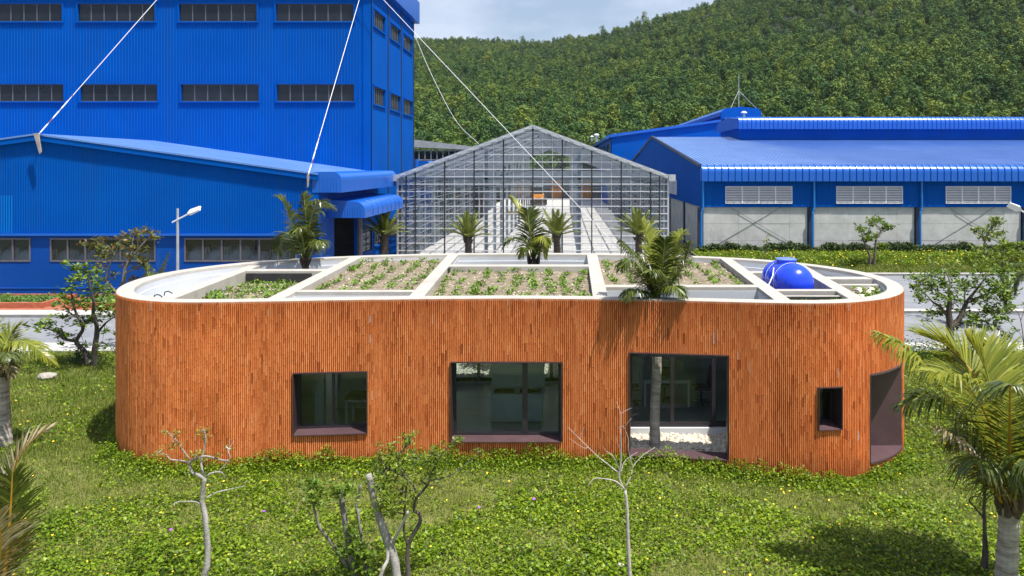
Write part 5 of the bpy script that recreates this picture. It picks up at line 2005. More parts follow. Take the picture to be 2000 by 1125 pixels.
# ------------------------------------------------------------------ street lamps
def street_lamp(px, d, top, label, head_dx, arm_px):
    x = X_(px, d)
    t = thing('street_lamp', label, 'street lamp', (x, d, -0.1))
    zt = ZC - (top - CY) * d / F
    MB().tube([(x, d, -0.1), (x, d, zt)], [0.075, 0.05], 10).build('pole', 'galvanised', t)
    s = 1 if head_dx > 0 else -1
    a, b = Vector((x - s * 0.24, d, zt - 0.62)), Vector((x + s * 0.56, d - 0.1, zt - 0.22))
    MB().tube([a, b], 0.035, 8).build('arm', 'lamp_white', t)
    h = MB()
    h.add([(-0.02, -0.05, 0), (0.10, -0.14, 0), (0.50, -0.12, 0), (0.52, 0.12, 0), (0.10, 0.14, 0), (-0.02, 0.05, 0),
           (-0.02, -0.04, 0.05), (0.12, -0.12, 0.09), (0.48, -0.10, 0.06), (0.50, 0.10, 0.06), (0.12, 0.12, 0.09), (-0.02, 0.04, 0.05)],
          [(0, 1, 2, 3, 4, 5), (6, 7, 8, 9, 10, 11)] + [(i, (i + 1) % 6, 6 + (i + 1) % 6, 6 + i) for i in range(6)])
    M = Matrix.Translation(b - Vector((s * 0.03, 0, 0.02))) @ Matrix.Rotation(0 if s > 0 else math.pi, 4, 'Z') @ Matrix.Rotation(-0.42, 4, 'Y') @ Matrix.Rotation(0.75, 4, 'X') @ Matrix.Scale(1.15, 4)
    h.xf(M).build('lamp_head', 'lamp_white', t)


street_lamp(347, 33.9, 407, 'grey street lamp standing in front of the low blue shed', 1, None)
street_lamp(2014, 33.9, 400, 'street lamp at the right edge in front of the warehouse', -1, None)

# ------------------------------------------------------------------ brick beds with lettuce at the shed
for i, (x0, x1, lb) in enumerate(((-28.3, -23.8, 'brick-edged bed of leafy greens at the left edge of the picture'),
                                  (-22.7, -19.2, 'brick-edged bed of leafy greens behind the left tree'),
                                  (-18.2, -14.4, 'brick-edged bed of leafy greens near the pavilion end'))):
    t = thing('vegetable_bed', lb, 'planting bed', ((x0 + x1) / 2, 36.3, 0), 'brick vegetable beds')
    mb = MB()
    for (a, b, c, d) in ((x0, x1, 35.1, 35.25), (x0, x1, 37.45, 37.6), (x0, x0 + 0.15, 35.25, 37.45), (x1 - 0.15, x1, 35.25, 37.45)):
        mb.box(a, b, c, d, 0.0, 0.26)
    mb.build('brick_edge', 'brick', t)
    MB().box(x0 + 0.16, x1 - 0.16, 35.26, 37.44, 0.0, 0.18).build('soil', 'soil', t)
    lf = MB()
    r = random.Random(60 + i)
    for _ in range(260):
        sprout(lf, (r.uniform(x0 + 0.3, x1 - 0.3), r.uniform(35.5, 37.2), 0.16), r.uniform(0.10, 0.22), r, 9)
    stuff(lf.build('leafy_greens', 'lettuce', t))

# ------------------------------------------------------------------ palms
DOWN = Vector((0, 0, -1))


def frond(pts, nleaf, lmax, width, droop, r0, r, t0=0.10, lift=0.25, flat=0.0, samples=30, tipk=0.45):
    """One palm leaf: tapering midrib with leaflets that leave on both sides and hang under their weight."""
    mb = MB()
    nleaf = int(nleaf * 1.25)
    width = width * 1.15
    C = catmull(pts, samples)
    mb.tube(C, [r0 * (1 - 0.85 * i / (samples - 1)) for i in range(samples)], 6, 1)
    for i in range(nleaf):
        t = t0 + (1 - t0) * (i + r.uniform(-0.3, 0.3)) / nleaf
        t = min(max(t, 0), 0.999)
        f = t * (samples - 1)
        k = min(int(f), samples - 2)
        p = C[k].lerp(C[k + 1], f - k)
        T = (C[k + 1] - C[k]).normalized()
        side = T.cross(Vector((0, 0, 1)))
        if side.length < 0.15:
            side = T.cross(Vector((0.3, 1, 0)))
        side.normalize()
        N = side.cross(T).normalized()
        pr = (math.sin(math.pi * (0.16 + 0.80 * t)) ** 0.55) * (1 - 0.25 * t)
        for s in (-1, 1):
            b = 0.45 + 0.65 * t + r.uniform(-0.12, 0.12)
            d = (side * (s * math.cos(b)) + T * math.sin(b) + N * (lift + r.uniform(-0.1, 0.1))).normalized()
            L = lmax * pr * r.uniform(0.82, 1.1)
            dr = droop * r.uniform(0.6, 1.4)
            q = [p]
            dd = d.copy()
            for (fr_, g) in ((0.34, 0.35), (0.36, 0.9), (0.30, 1.3)):
                dd = (dd + DOWN * (dr * g * 0.5)).normalized()
                q.append(q[-1] + dd * (L * fr_))
            wv = (T - d * T.dot(d))
            wv = wv.normalized() if wv.length > 0.1 else N
            if flat:
                wv = (wv * (1 - flat) + N * flat).normalized()
            w = width * r.uniform(0.8, 1.15)
            vs = []
            for c, wk in zip(q, (0.5, 1.0, 0.75, 0.08)):
                vs += [c - wv * (w * wk / 2), c + wv * (w * wk / 2)]
            mb.add(vs, [(0, 1, 3, 2), (2, 3, 5, 4), (4, 5, 7, 6)], 0)
    return mb


def palm_trunk(mb_pts, r0, r1, root, m='palm_bark', rings=True, flare=1.1):
    C = catmull(mb_pts, 26)
    rad = []
    for i in range(26):
        f = i / 25
        k = 1 + (flare - 1) * max(0, 1 - f * 6)
        rad.append((r0 + (r1 - r0) * f) * k * (1.0 + (0.05 if i % 2 and rings else 0)))
    MB().tube(C, rad, 12, 0, jit=0.04).build('trunk', m, root, smooth=False)


def auto_palm(name, label, base, crown, n, L, lmax, nleaf, width, droop, r0, seed, leafm, rach, trunk_r, bark, elev=(0.2, 1.35), wind=(0, 0), curl=0.9, cat='palm tree', group=None, lift=0.25):
    r = random.Random(seed)
    t = thing(name, label, cat, base, group)
    base, crown = Vector(base), Vector(crown)
    palm_trunk([base, base.lerp(crown, 0.5) + Vector((r.uniform(-.04, .04), 0, 0)), crown], trunk_r, trunk_r * 0.8, t, bark)
    # old leaf bases
    mb = MB()
    for k in range(14):
        a = r.uniform(0, 6.28)
        z = r.uniform(-0.35, 0.05)
        c = crown + Vector((math.cos(a) * trunk_r * 0.8, math.sin(a) * trunk_r * 0.8, z))
        mb.tube([c, c + Vector((math.cos(a) * 0.12, math.sin(a) * 0.12, 0.22))], [trunk_r * 0.35, trunk_r * 0.12], 5)
    mb.build('leaf_bases', 'palm_boots', t)
    for k in range(n):
        a = 2.399963 * k + r.uniform(-0.3, 0.3)
        e = elev[0] + (elev[1] - elev[0]) * (k + 0.5) / n
        l = L * r.uniform(0.85, 1.1)
        p = [crown.copy()]
        d = Vector((math.cos(a) * math.cos(e), math.sin(a) * math.cos(e), math.sin(e)))
        for s in range(4):
            p.append(p[-1] + d * (l / 4))
            d = (d + DOWN * (curl * 0.30 * (s + 1) * 0.6) * math.cos(e) + Vector((wind[0], wind[1], 0)) * (0.12 * (s + 1))).normalized()
        frond(p, nleaf, lmax * r.uniform(0.9, 1.1), width, droop, r0, r, lift=lift, samples=20).build('frond', [leafm, rach], t)
    return t


def hand_palm(name, label, trunk_pts, r0, r1, fronds, bark='palm_bark', boots=True, cat='palm tree', seed=1):
    t = thing(name, label, cat, trunk_pts[0])
    palm_trunk(trunk_pts, r0, r1, t, bark)
    c = Vector(trunk_pts[-1])
    r = random.Random(seed)
    if boots:
        mb = MB()
        for k in range(16):
            a = r.uniform(0, 6.28)
            z = r.uniform(-0.22, 0.08)
            p = c + Vector((math.cos(a) * r1 * 0.85, math.sin(a) * r1 * 0.85, z))
            mb.tube([p, p + Vector((math.cos(a) * 0.07, math.sin(a) * 0.07, 0.16)), p + Vector((math.cos(a) * 0.10, math.sin(a) * 0.10, 0.30))], [r1 * 0.42, r1 * 0.3, r1 * 0.1], 6)
        mb.build('leaf_bases', 'palm_boots', t)
    for (pts, kw) in fronds:
        kw = dict(kw)
        m = kw.pop('m', 'coconut_leaf')
        rc = kw.pop('rc', 'rachis_green')
        lb = kw.pop('label', None)
        o = frond(pts, kw.pop('n', 46), kw.pop('l', 0.6), kw.pop('w', 0.035), kw.pop('droop', 0.9), kw.pop('r0', 0.022), r, **kw).build('frond', [m, rc], t)
        if lb:
            o['label'] = lb
    return t


# courtyard palm in the tall opening
d = 17.62
cr = at(1281, 568, d)
FR = []
def A(*q):
    return [at(x, y, dd) for x, y, dd in q]
FR.append((A((1281, 572, d), (1273, 520, d + .05), (1268, 475, d + .15), (1254, 430, d + .3)), dict(m='coconut_bright', l=0.42, droop=0.35, lift=0.4)))
FR.append((A((1279, 575, d), (1262, 540, d - .15), (1246, 505, d - .25), (1228, 485, d - .3), (1213, 470, d - .3)), dict(l=0.5, droop=1.3)))
FR.append((A((1278, 575, d), (1256, 548, d - .4), (1240, 520, d - .7), (1226, 510, d - .9), (1214, 520, d - 1.0)), dict(l=0.5, droop=1.4)))
FR.append((A((1283, 572, d), (1292, 530, d - .3), (1297, 490, d - .5), (1298, 468, d - .6)), dict(l=0.5, droop=1.0, m='coconut_leaf')))
FR.append((A((1284, 575, d), (1306, 540, d + .1), (1318, 505, d + .25), (1324, 470, d + .3), (1334, 452, d + .4)), dict(l=0.45, droop=0.7, m='coconut_bright')))
FR.append((A((1284, 578, d), (1318, 545, d - .1), (1338, 510, d - .2), (1350, 472, d - .3)), dict(l=0.5, droop=1.3)))
FR.append((A((1282, 580, d), (1300, 565, d - .4), (1318, 560, d - .8), (1335, 575, d - 1.0)), dict(l=0.42, droop=1.2)))
FR.append((A((1279, 580, d), (1255, 570, d - .4), (1235, 566, d - .8), (1222, 580, d - .95)), dict(l=0.42, droop=1.2)))
FR.append((A((1281, 580, d), (1276, 550, d - .5), (1272, 530, d - .85), (1268, 530, d - 1.0)), dict(l=0.45, droop=1.3)))
FR.append((A((1281, 580, d), (1290, 555, d + .5), (1300, 530, d + .9), (1306, 535, d + 1.1)), dict(l=0.45, droop=1.0)))
hand_palm('coconut_palm', 'coconut palm growing through the front roof well, its trunk inside the tall opening',
          [at(1279, 873, 17.55), at(1279, 800, 17.57), at(1283, 700, 17.6), (cr.x, d, cr.z)], 0.118, 0.10, [(p, dict(k, l=k['l'] * 1.25)) for p, k in FR], seed=3)

# courtyard palm, rear left well
d = 23.3
FR = []
FR.append((A((597, 505, d), (600, 460, d), (597, 420, d - .1), (593, 378, d - .1)), dict(l=0.62, droop=1.0)))
FR.append((A((595, 508, d), (583, 470, d - .2), (567, 430, d - .4), (555, 398, d - .5), (541, 385, d - .5)), dict(l=0.62, droop=0.5, m='coconut_leaf')))
FR.append((A((599, 508, d), (610, 465, d + .3), (619, 425, d + .4), (632, 404, d + .5), (652, 406, d + .5)), dict(l=0.62, droop=1.2)))
FR.append((A((598, 508, d), (603, 450, d - .3), (612, 410, d - .4), (622, 394, d - .5), (640, 398, d - .5)), dict(l=0.6, droop=1.2)))
FR.append((A((595, 510, d), (578, 480, d + .2), (560, 455, d + .4), (548, 470, d + .5), (545, 495, d + .5)), dict(l=0.6, droop=1.2)))
FR.append((A((597, 510, d), (592, 470, d - .4), (585, 445, d - .8), (578, 450, d - 1.0)), dict(l=0.6, droop=1.2)))
FR.append((A((600, 510, d), (612, 485, d - .4), (622, 470, d - .8), (628, 480, d - 1.0)), dict(l=0.55, droop=1.2)))
hand_palm('coconut_palm', 'coconut palm rising from the rear left roof well with wind-blown fronds',
          [(X_(598, d), d, 0.02), (X_(597, d), d, 2.0), at(597, 512, d)], 0.11, 0.085, [(p, dict(k, n=44, l=k['l'] * 1.1, w=0.042, r0=0.028)) for p, k in FR], bark='palm_boots', seed=4)

# courtyard palm, rear middle well
d = 24.2
FR = []
FR.append((A((1042, 500, d), (1034, 455, d), (1018, 420, d + .1), (1004, 398, d + .2), (995, 386, d + .2)), dict(l=0.42, droop=0.3, m='coconut_bright', lift=0.5)))
FR.append((A((1041, 500, d), (1036, 460, d - .2), (1032, 430, d - .2), (1031, 412, d - .2)), dict(l=0.75, droop=0.5)))
FR.append((A((1041, 505, d), (1030, 478, d - .3), (1012, 466, d - .5), (996, 470, d - .6), (988, 478, d - .6)), dict(l=0.7, droop=0.8, m='coconut_leaf')))
FR.append((A((1043, 505, d), (1050, 478, d - .2), (1060, 462, d - .4), (1064, 472, d - .5), (1066, 505, d - .6)), dict(l=0.45, droop=1.3, m='coconut_bright')))
FR.append((A((1044, 505, d), (1054, 475, d - .5), (1062, 465, d - .8), (1072, 480, d - .9)), dict(l=0.5, droop=1.2, m='coconut_bright')))
FR.append((A((1041, 508, d), (1034, 490, d - .5), (1026, 484, d - .9), (1018, 500, d - 1.0)), dict(l=0.55, droop=1.2)))
FR.append((A((1043, 508, d), (1046, 480, d + .3), (1050, 468, d + .6), (1054, 470, d + .8)), dict(l=0.5, droop=1.0)))
hand_palm('coconut_palm', 'short coconut palm filling the rear middle roof well',
          [(X_(1042, d), d, 0.02), (X_(1042, d), d, 1.8), at(1042, 512, d)], 0.15, 0.12, [(p, dict(k, n=40, w=0.042, r0=0.026)) for p, k in FR], seed=5)

# near coconut palm at the right edge
d = 11.6
B0 = (1972, 985, d)
FR = [
    (A((1973, 990, d), (1972, 900, d - .35), (1972, 820, d - .75), (1973, 760, d - 1.25), (1976, 752, d - 1.7)), dict(n=58, l=0.78, droop=1.5, rc='rachis_orange', w=0.04, r0=0.028)),
    (A((1966, 985, d), (1930, 885, d + .1), (1897, 827, d + .2), (1841, 755, d + .3), (1792, 702, d + .4), (1758, 672, d + .4), (1716, 650, d + .4)), dict(n=74, l=0.72, droop=1.5, m='coconut_bright', w=0.038, r0=0.028)),
    (A((1970, 985, d), (1948, 870, d + .3), (1912, 755, d + .7), (1884, 709, d + .9), (1845, 673, d + 1.0), (1800, 655, d + 1.05)), dict(n=70, l=0.82, droop=0.35, m='coconut_bright', rc='rachis_orange', w=0.036, r0=0.028)),
    (A((1971, 985, d), (1960, 880, d + .2), (1938, 765, d + .4), (1916, 702, d + .55), (1890, 662, d + .7)), dict(n=62, l=0.62, droop=0.25, m='coconut_bright', w=0.04, lift=0.5)),
    (A((1975, 985, d), (1972, 850, d + .5), (1962, 745, d + .9), (1948, 690, d + 1.1), (1930, 672, d + 1.2)), dict(n=50, l=0.55, droop=0.3, m='coconut_bright', w=0.036)),
    (A((1962, 990, d), (1935, 945, d - .3), (1917, 920, d - .4), (1884, 873, d - .5), (1858, 848, d - .6), (1832, 834, d - .6)), dict(n=34, l=0.42, droop=1.6, m='frond_dry', rc='rachis_orange', w=0.034, label='drying yellow and white frond')),
    (A((1968, 990, d), (1945, 930, d - .5), (1925, 900, d - .9), (1908, 905, d - 1.2)), dict(n=44, l=0.66, droop=1.6, w=0.038)),
    (A((1968, 990, d), (1940, 905, d + .5), (1905, 850, d + .9), (1880, 840, d + 1.2), (1865, 870, d + 1.4)), dict(n=46, l=0.62, droop=1.5)),
    (A((1967, 988, d), (1930, 900, d + .2), (1880, 820, d + .3), (1820, 775, d + .3), (1760, 790, d + .2)), dict(n=62, l=0.7, droop=1.3, m='coconut_leaf')),
    (A((1969, 988, d), (1950, 880, d - .2), (1915, 790, d - .4), (1870, 735, d - .5), (1815, 725, d - .6)), dict(n=62, l=0.7, droop=0.9, m='coconut_bright', rc='rachis_orange')),
    (A((1978, 990, d), (2000, 900, d), (2030, 830, d), (2075, 790, d), (2130, 800, d)), dict(n=56, l=0.75, droop=1.2, m='coconut_bright', rc='rachis_orange')),
    (A((1980, 990, d), (2010, 930, d - .3), (2050, 900, d - .5), (2100, 930, d - .6)), dict(n=46, l=0.7, droop=1.3, rc='rachis_orange')),
    (A((1976, 990, d), (1990, 880, d + .4), (2005, 780, d + .7), (2030, 720, d + .9)), dict(n=50, l=0.62, droop=0.6, m='coconut_bright')),
    (A((1978, 992, d), (1990, 940, d - .7), (2000, 900, d - 1.1), (2015, 905, d - 1.5)), dict(n=46, l=0.7, droop=1.5)),
]
hand_palm('coconut_palm', 'large coconut palm at the right edge with fronds reaching the pavilion end',
          [at(1963, 1205, d), at(1966, 1110, d), at(1970, 1040, d), at(1972, 985, d)], 0.165, 0.135, [(p, dict(k, l=k['l'] * 1.35, w=k.get('w', 0.036) * 0.9)) for p, k in FR], seed=6)

# palm at the left edge, further back
d = 17.9
FR = [
    (A((4, 722, d), (0, 690, d), (26, 668, d), (57, 671, d - .1), (84, 690, d - .2), (108, 712, d - .2)), dict(n=56, l=0.6, droop=0.9, m='coconut_bright', w=0.036)),
    (A((4, 722, d), (4, 690, d + .2), (18, 658, d + .4), (38, 636, d + .5)), dict(n=44, l=0.65, droop=0.5, m='coconut_bright')),
    (A((4, 725, d), (8, 700, d - .4), (14, 690, d - .8), (22, 700, d - 1.1)), dict(n=40, l=0.55, droop=1.3)),
    (A((3, 722, d), (-20, 690, d), (-60, 670, d), (-110, 690, d)), dict(n=44, l=0.65, droop=0.9)),
    (A((3, 722, d), (-8, 680, d + .3), (-20, 640, d + .5), (-40, 620, d + .6)), dict(n=44, l=0.65, droop=0.6)),
    (A((4, 726, d), (12, 712, d - .1), (20, 712, d - .3), (24, 735, d - .4)), dict(n=30, l=0.4, droop=1.4, m='frond_dry', label='hanging dry frond')),
]
hand_palm('coconut_palm', 'coconut palm trunk cut by the left edge of the lawn',
          [at(8, 874, d), at(6, 820, d), at(4, 760, d), at(4, 722, d)], 0.165, 0.13, FR, seed=7)

# drying palm in the lower left corner
d = 9.9
FR = [
    (A((-16, 1170, d), (6, 1130, d), (15, 1056, d - .05), (21, 985, d - .1), (24, 925, d - .15)), dict(n=50, l=0.52, droop=0.5, m='coconut_leaf', rc='rachis_orange', w=0.03, r0=0.034, t0=0.05)),
    (A((-16, 1170, d), (-4, 1070, d + .1), (8, 980, d + .2), (32, 905, d + .3), (62, 862, d + .4), (98, 838, d + .5)), dict(n=46, l=0.38, droop=0.3, m='frond_dry', rc='rachis_orange', w=0.022, r0=0.026)),
    (A((-16, 1170, d), (-6, 1080, d + .3), (4, 990, d + .5), (20, 920, d + .6), (52, 850, d + .7)), dict(n=40, l=0.42, droop=0.3, m='coconut_leaf', rc='rachis_orange', w=0.026)),
    (A((-18, 1170, d), (-30, 1060, d), (-40, 960, d), (-70, 880, d)), dict(n=40, l=0.5, droop=0.4, m='coconut_leaf', rc='rachis_orange')),
    (A((-16, 1172, d), (-4, 1110, d - .3), (2, 1060, d - .5), (-4, 1000, d - .8)), dict(n=36, l=0.45, droop=0.6, m='frond_dry', rc='rachis_orange')),
]
hand_palm('coconut_palm', 'half-dry young palm with orange leaf stalks in the lower left corner',
          [(X_(-16, d), d, -0.02), (X_(-16, d), d, 0.4), at(-16, 1172, d)], 0.16, 0.13, [(p, dict(k, l=k['l'] * 1.3, w=k.get('w', 0.03) * 1.15)) for p, k in FR], seed=8)

# small palm tops behind the pavilion
d = 27.6
FR = [
    (A((302, 575, d), (292, 545, d), (283, 520, d), (272, 505, d), (262, 500, d)), dict(n=34, l=0.42, droop=0.6, m='coconut_bright')),
    (A((302, 575, d), (312, 545, d), (320, 522, d), (331, 494, d)), dict(n=34, l=0.42, droop=0.8)),
    (A((302, 575, d), (306, 550, d - .4), (310, 535, d - .6), (318, 535, d - .8)), dict(n=30, l=0.42, droop=1.0)),
    (A((302, 575, d), (298, 550, d + .4), (292, 535, d + .6), (282, 538, d + .8)), dict(n=30, l=0.42, droop=1.0)),
]
hand_palm('coconut_palm', 'palm top peeping over the left roof end below the street lamp',
          [(X_(304, d), d, 0), (X_(303, d), d, 1.0), at(302, 578, d)], 0.13, 0.1, FR, seed=9)
d = 22.0
FR = [
    (A((2045, 590, d), (2030, 555, d), (2012, 535, d), (1992, 545, d), (1984, 575, d)), dict(n=34, l=0.5, droop=1.0)),
    (A((2045, 590, d), (2030, 545, d), (2010, 520, d), (1988, 517, d)), dict(n=34, l=0.5, droop=0.8)),
    (A((2045, 590, d), (2060, 545, d), (2080, 530, d)), dict(n=30, l=0.5, droop=0.8)),
]
hand_palm('coconut_palm', 'palm frond reaching in at the right edge beside the leafy tree',
          [(X_(2045, d), d, 0), (X_(2046, d), d, 1.2), at(2045, 590, d)], 0.14, 0.11, FR, seed=10)

# date palms in front of the greenhouse
for (px, d, topy, n, L, sd, lb) in ((751, 46.5, 462, 24, 1.75, 21, 'date palm beside the blue shed at the left greenhouse corner'),
                                    (914, 47.5, 466, 24, 1.70, 22, 'date palm in front of the left half of the greenhouse'),
                                    (1087, 47.5, 462, 24, 1.75, 23, 'date palm right of the middle of the greenhouse'),
                                    (1247, 46.0, 462, 26, 1.75, 24, 'date palm at the right greenhouse corner behind the courtyard palm')):
    c = at(px, topy, d)
    auto_palm('date_palm', lb, (c.x, d, -0.02), c, n, L, 0.40, 34, 0.035, 0.25, 0.02, sd, 'date_leaf', 'rachis_green', 0.24, 'palm_boots',
              elev=(0.3, 1.45), curl=0.45, group='date palms in front of the greenhouse', lift=0.35)


# ------------------------------------------------------------------ trees and saplings
def leaf_clump(mb, c, rad, n, size, r, flat=0.7):
    for _ in range(n):
        o = Vector((r.gauss(0, rad * 0.5), r.gauss(0, rad * 0.5), r.gauss(0, rad * 0.5 * flat)))
        a = r.uniform(0, 6.28)
        el = r.uniform(-0.35, 0.95)
        d = Vector((math.cos(a) * math.cos(el), math.sin(a) * math.cos(el), math.sin(el)))
        n_ = Vector((r.gauss(0, 0.5), r.gauss(0, 0.5), 1)).normalized()
        leaf(mb, c + o, d, n_, size * r.uniform(0.7, 1.25), size * r.uniform(0.42, 0.62))


def px_tree(name, label, d, limbs, clumps, bark, leafm, size, n, crad, seed, cat='tree', twigs=0, spread=0.35, rk=1.0, group=None, foliage='crown', jit=0.08):
    """limbs: (points, r0, r1[, depth change]) traced at the tree's own distance; clumps: leaf tufts (px, py[, scale])."""
    r = random.Random(seed)
    p0 = limbs[0][0][0]
    b = at(p0[0], p0[1], d)
    t = thing(name, label, cat, (b.x, d, b.z), group)
    ends = []
    for i, lm in enumerate(limbs):
        pts, r0, r1 = lm[0], lm[1], lm[2]
        dz = lm[3] if len(lm) > 3 else (0 if i == 0 else r.uniform(-spread, spread))
        n_ = len(pts)
        P = []
        for k, (x, y) in enumerate(pts):
            f = k / (n_ - 1)
            P.append(at(x, y, d + dz * f + (lm[4] if len(lm) > 4 else 0)))
        m = max(8, 4 * n_)
        C = catmull(P, m)
        rad = [(r0 + (r1 - r0) * (k / (m - 1))) * rk for k in range(m)]
        random.seed(seed * 31 + i)
        MB().tube(C, rad, 8, 0, jit=jit).build('trunk' if i == 0 else 'limb', bark, t, smooth=True)
        ends += [(q, dz) for q in C[m // 2:]]
    tw = MB()
    lf = MB()
    for cl in clumps:
        px, py = cl[0], cl[1]
        k = cl[2] if len(cl) > 2 else 1.0
        q = at(px, py, d)
        e = min(ends, key=lambda z: math.hypot(z[0].x / z[0].y * F - (px - CX), (ZC - z[0].z) / z[0].y * F - (py - CY)))[0]
        c = at(px, py, e.y + r.uniform(-spread, spread) * 1.2)
        if (c - e).length > 0.03:
            mid = e.lerp(c, 0.5) + Vector((r.uniform(-.04, .04), r.uniform(-.04, .04), 0.03))
            tw.tube([e, mid, c], [0.008 * rk + 0.004, 0.006 * rk + 0.002, 0.003], 5)
        leaf_clump(lf, c, crad * k, max(3, int(n * k)), size, r)
        for _ in range(twigs):
            c2 = c + Vector((r.gauss(0, crad), r.gauss(0, crad * 1.3), r.gauss(0, crad * 0.7)))
            tw.tube([c, c2], [0.006, 0.003], 4)
            leaf_clump(lf, c2, crad * 0.75 * k, max(3, int(n * 0.55 * k)), size, r)
    if tw.v:
        tw.build('twigs', bark, t)
    if lf.v:
        o = lf.build(foliage, leafm, t)
    return t


# left tree by the road
px_tree('leafy_tree', 'low two-stemmed green tree on the lawn by the left end of the pavilion', 25.0,
        [([(173, 722), (171, 696), (158, 679), (149, 666), (162, 642), (154, 622), (146, 604), (140, 575)], 0.10, 0.025),
         ([(183, 722), (185, 685), (189, 653), (188, 633), (182, 611), (183, 588), (176, 560), (170, 530)], 0.10, 0.02),
         ([(149, 666), (125, 662), (114, 650), (85, 639), (74, 636)], 0.05, 0.012), ([(189, 653), (199, 639), (210, 628), (228, 616)], 0.05, 0.012),
         ([(182, 611), (196, 590), (205, 565)], 0.035, 0.01), ([(154, 622), (138, 612), (126, 596)], 0.03, 0.01)],
        [(125, 594), (134, 608), (122, 577), (142, 562), (159, 582), (171, 522), (162, 531), (185, 534), (199, 562), (213, 588), (225, 596), (176, 562), (125, 622, .8),
         (85, 636), (97, 639), (74, 634, .7), (122, 653), (137, 656), (162, 628), (176, 625), (188, 628), (210, 611), (228, 611), (199, 673, .6), (165, 673, .6), (208, 648, .6),
         (150, 548), (190, 550), (206, 575), (140, 590), (170, 600), (194, 605), (112, 648, .8), (150, 520, .7), (215, 602), (180, 578)],
        'bark_dark', 'tree_leaf', 0.17, 26, 0.20, 31, twigs=1, spread=0.6)
px_tree('leafy_tree', 'taller thin tree with reddish leaf tips just behind the left roof end', 27.4,
        [([(240, 690), (238, 620), (236, 578), (242, 545), (245, 525), (256, 503), (267, 491), (285, 470), (301, 457)], 0.10, 0.015),
         ([(236, 582), (225, 568), (210, 554), (208, 540), (216, 514), (225, 497), (233, 470)], 0.06, 0.012),
         ([(225, 497), (210, 480), (199, 470)], 0.03, 0.01), ([(245, 534), (262, 525), (285, 508)], 0.035, 0.01), ([(256, 503), (258, 480), (262, 455)], 0.03, 0.01)],
        [(199, 468), (185, 480), (199, 488), (216, 494), (208, 503), (233, 466), (245, 471), (259, 453), (267, 457), (301, 457), (296, 463), (282, 488), (262, 485), (250, 500),
         (270, 520), (284, 508), (199, 525), (222, 537), (259, 549), (278, 470, .7), (240, 520, .7), (230, 485, .8), (290, 455, .6)],
        'bark_grey', 'tree_leaf_red', 0.16, 26, 0.19, 32, twigs=1, spread=0.5)
# right tree
px_tree('leafy_tree', 'spreading green tree with dark twisted limbs right of the pavilion', 25.6,
        [([(1857, 700), (1856, 667), (1855, 636), (1853, 607), (1855, 585), (1853, 565)], 0.15, 0.05),
         ([(1854, 622), (1836, 599), (1822, 590), (1808, 574)], 0.06, 0.015), ([(1858, 640), (1876, 619), (1885, 596), (1899, 576), (1910, 562), (1927, 539)], 0.10, 0.02),
         ([(1890, 590), (1922, 576), (1945, 568)], 0.05, 0.012), ([(1858, 640), (1882, 630), (1913, 625), (1933, 633), (1953, 644), (1967, 656)], 0.05, 0.01),
         ([(1855, 585), (1842, 576), (1825, 565), (1808, 545)], 0.045, 0.012), ([(1854, 565), (1855, 551), (1848, 533)], 0.04, 0.012), ([(1885, 596), (1884, 575), (1892, 552)], 0.04, 0.012)],
        [(1785, 542), (1797, 551), (1814, 539), (1831, 551), (1842, 533), (1859, 539), (1799, 568), (1782, 559, .7), (1819, 562), (1797, 587), (1814, 613), (1834, 613), (1831, 579),
         (1876, 551), (1882, 565), (1859, 573), (1868, 585), (1888, 607), (1893, 619), (1865, 639, .7), (1908, 590), (1916, 565), (1933, 551), (1950, 539), (1945, 559), (1962, 556),
         (1970, 548), (1956, 576), (1979, 568), (1965, 590), (1950, 607), (1962, 607), (1959, 622), (1945, 630, .8), (1965, 656), (1916, 630, .8), (1936, 599), (1899, 630), (1848, 555),
         (1905, 548), (1920, 535), (1940, 525), (1960, 530), (1985, 540), (1930, 580), (1875, 605), (1845, 600), (1925, 610), (1895, 560), (1810, 555), (1955, 560), (1972, 580), (1940, 640, .6)],
        'bark_dark', 'tree_leaf', 0.16, 28, 0.20, 33, twigs=2, spread=0.9)
px_tree('leafy_tree', 'yellow-green young tree behind the spreading tree at the right edge', 31.0,
        [([(1965, 610), (1960, 560), (1958, 520), (1955, 490)], 0.07, 0.02), ([(1958, 525), (1940, 505), (1932, 492)], 0.03, 0.01), ([(1957, 515), (1985, 500), (1998, 480)], 0.03, 0.01),
         ([(1958, 500), (1964, 485), (1962, 472)], 0.02, 0.01)],
        [(1936, 499), (1945, 488), (1962, 480), (1967, 491), (1984, 502), (1998, 480), (2005, 500), (1975, 515), (1950, 510), (1930, 515), (1990, 522), (1940, 525), (1958, 470, .8), (1966, 478), (1912, 508, .7), (1920, 500, .7), (2010, 515), (1995, 535)],
        'bark_brown', 'tree_leaf_bright', 0.18, 32, 0.24, 34, twigs=2, spread=0.6)
px_tree('young_tree', 'low sparse tree showing above the road behind the right roof end', 33.0,
        [([(1846, 560), (1845, 540), (1842, 520)], 0.04, 0.012), ([(1844, 535), (1828, 522), (1812, 505)], 0.02, 0.008), ([(1844, 530), (1862, 520), (1870, 512)], 0.02, 0.008)],
        [(1842, 517), (1825, 517), (1813, 508), (1868, 517), (1850, 510, .8), (1820, 500, .6), (1860, 525, .8)], 'bark_brown', 'tree_leaf_bright', 0.16, 16, 0.16, 35, spread=0.4)
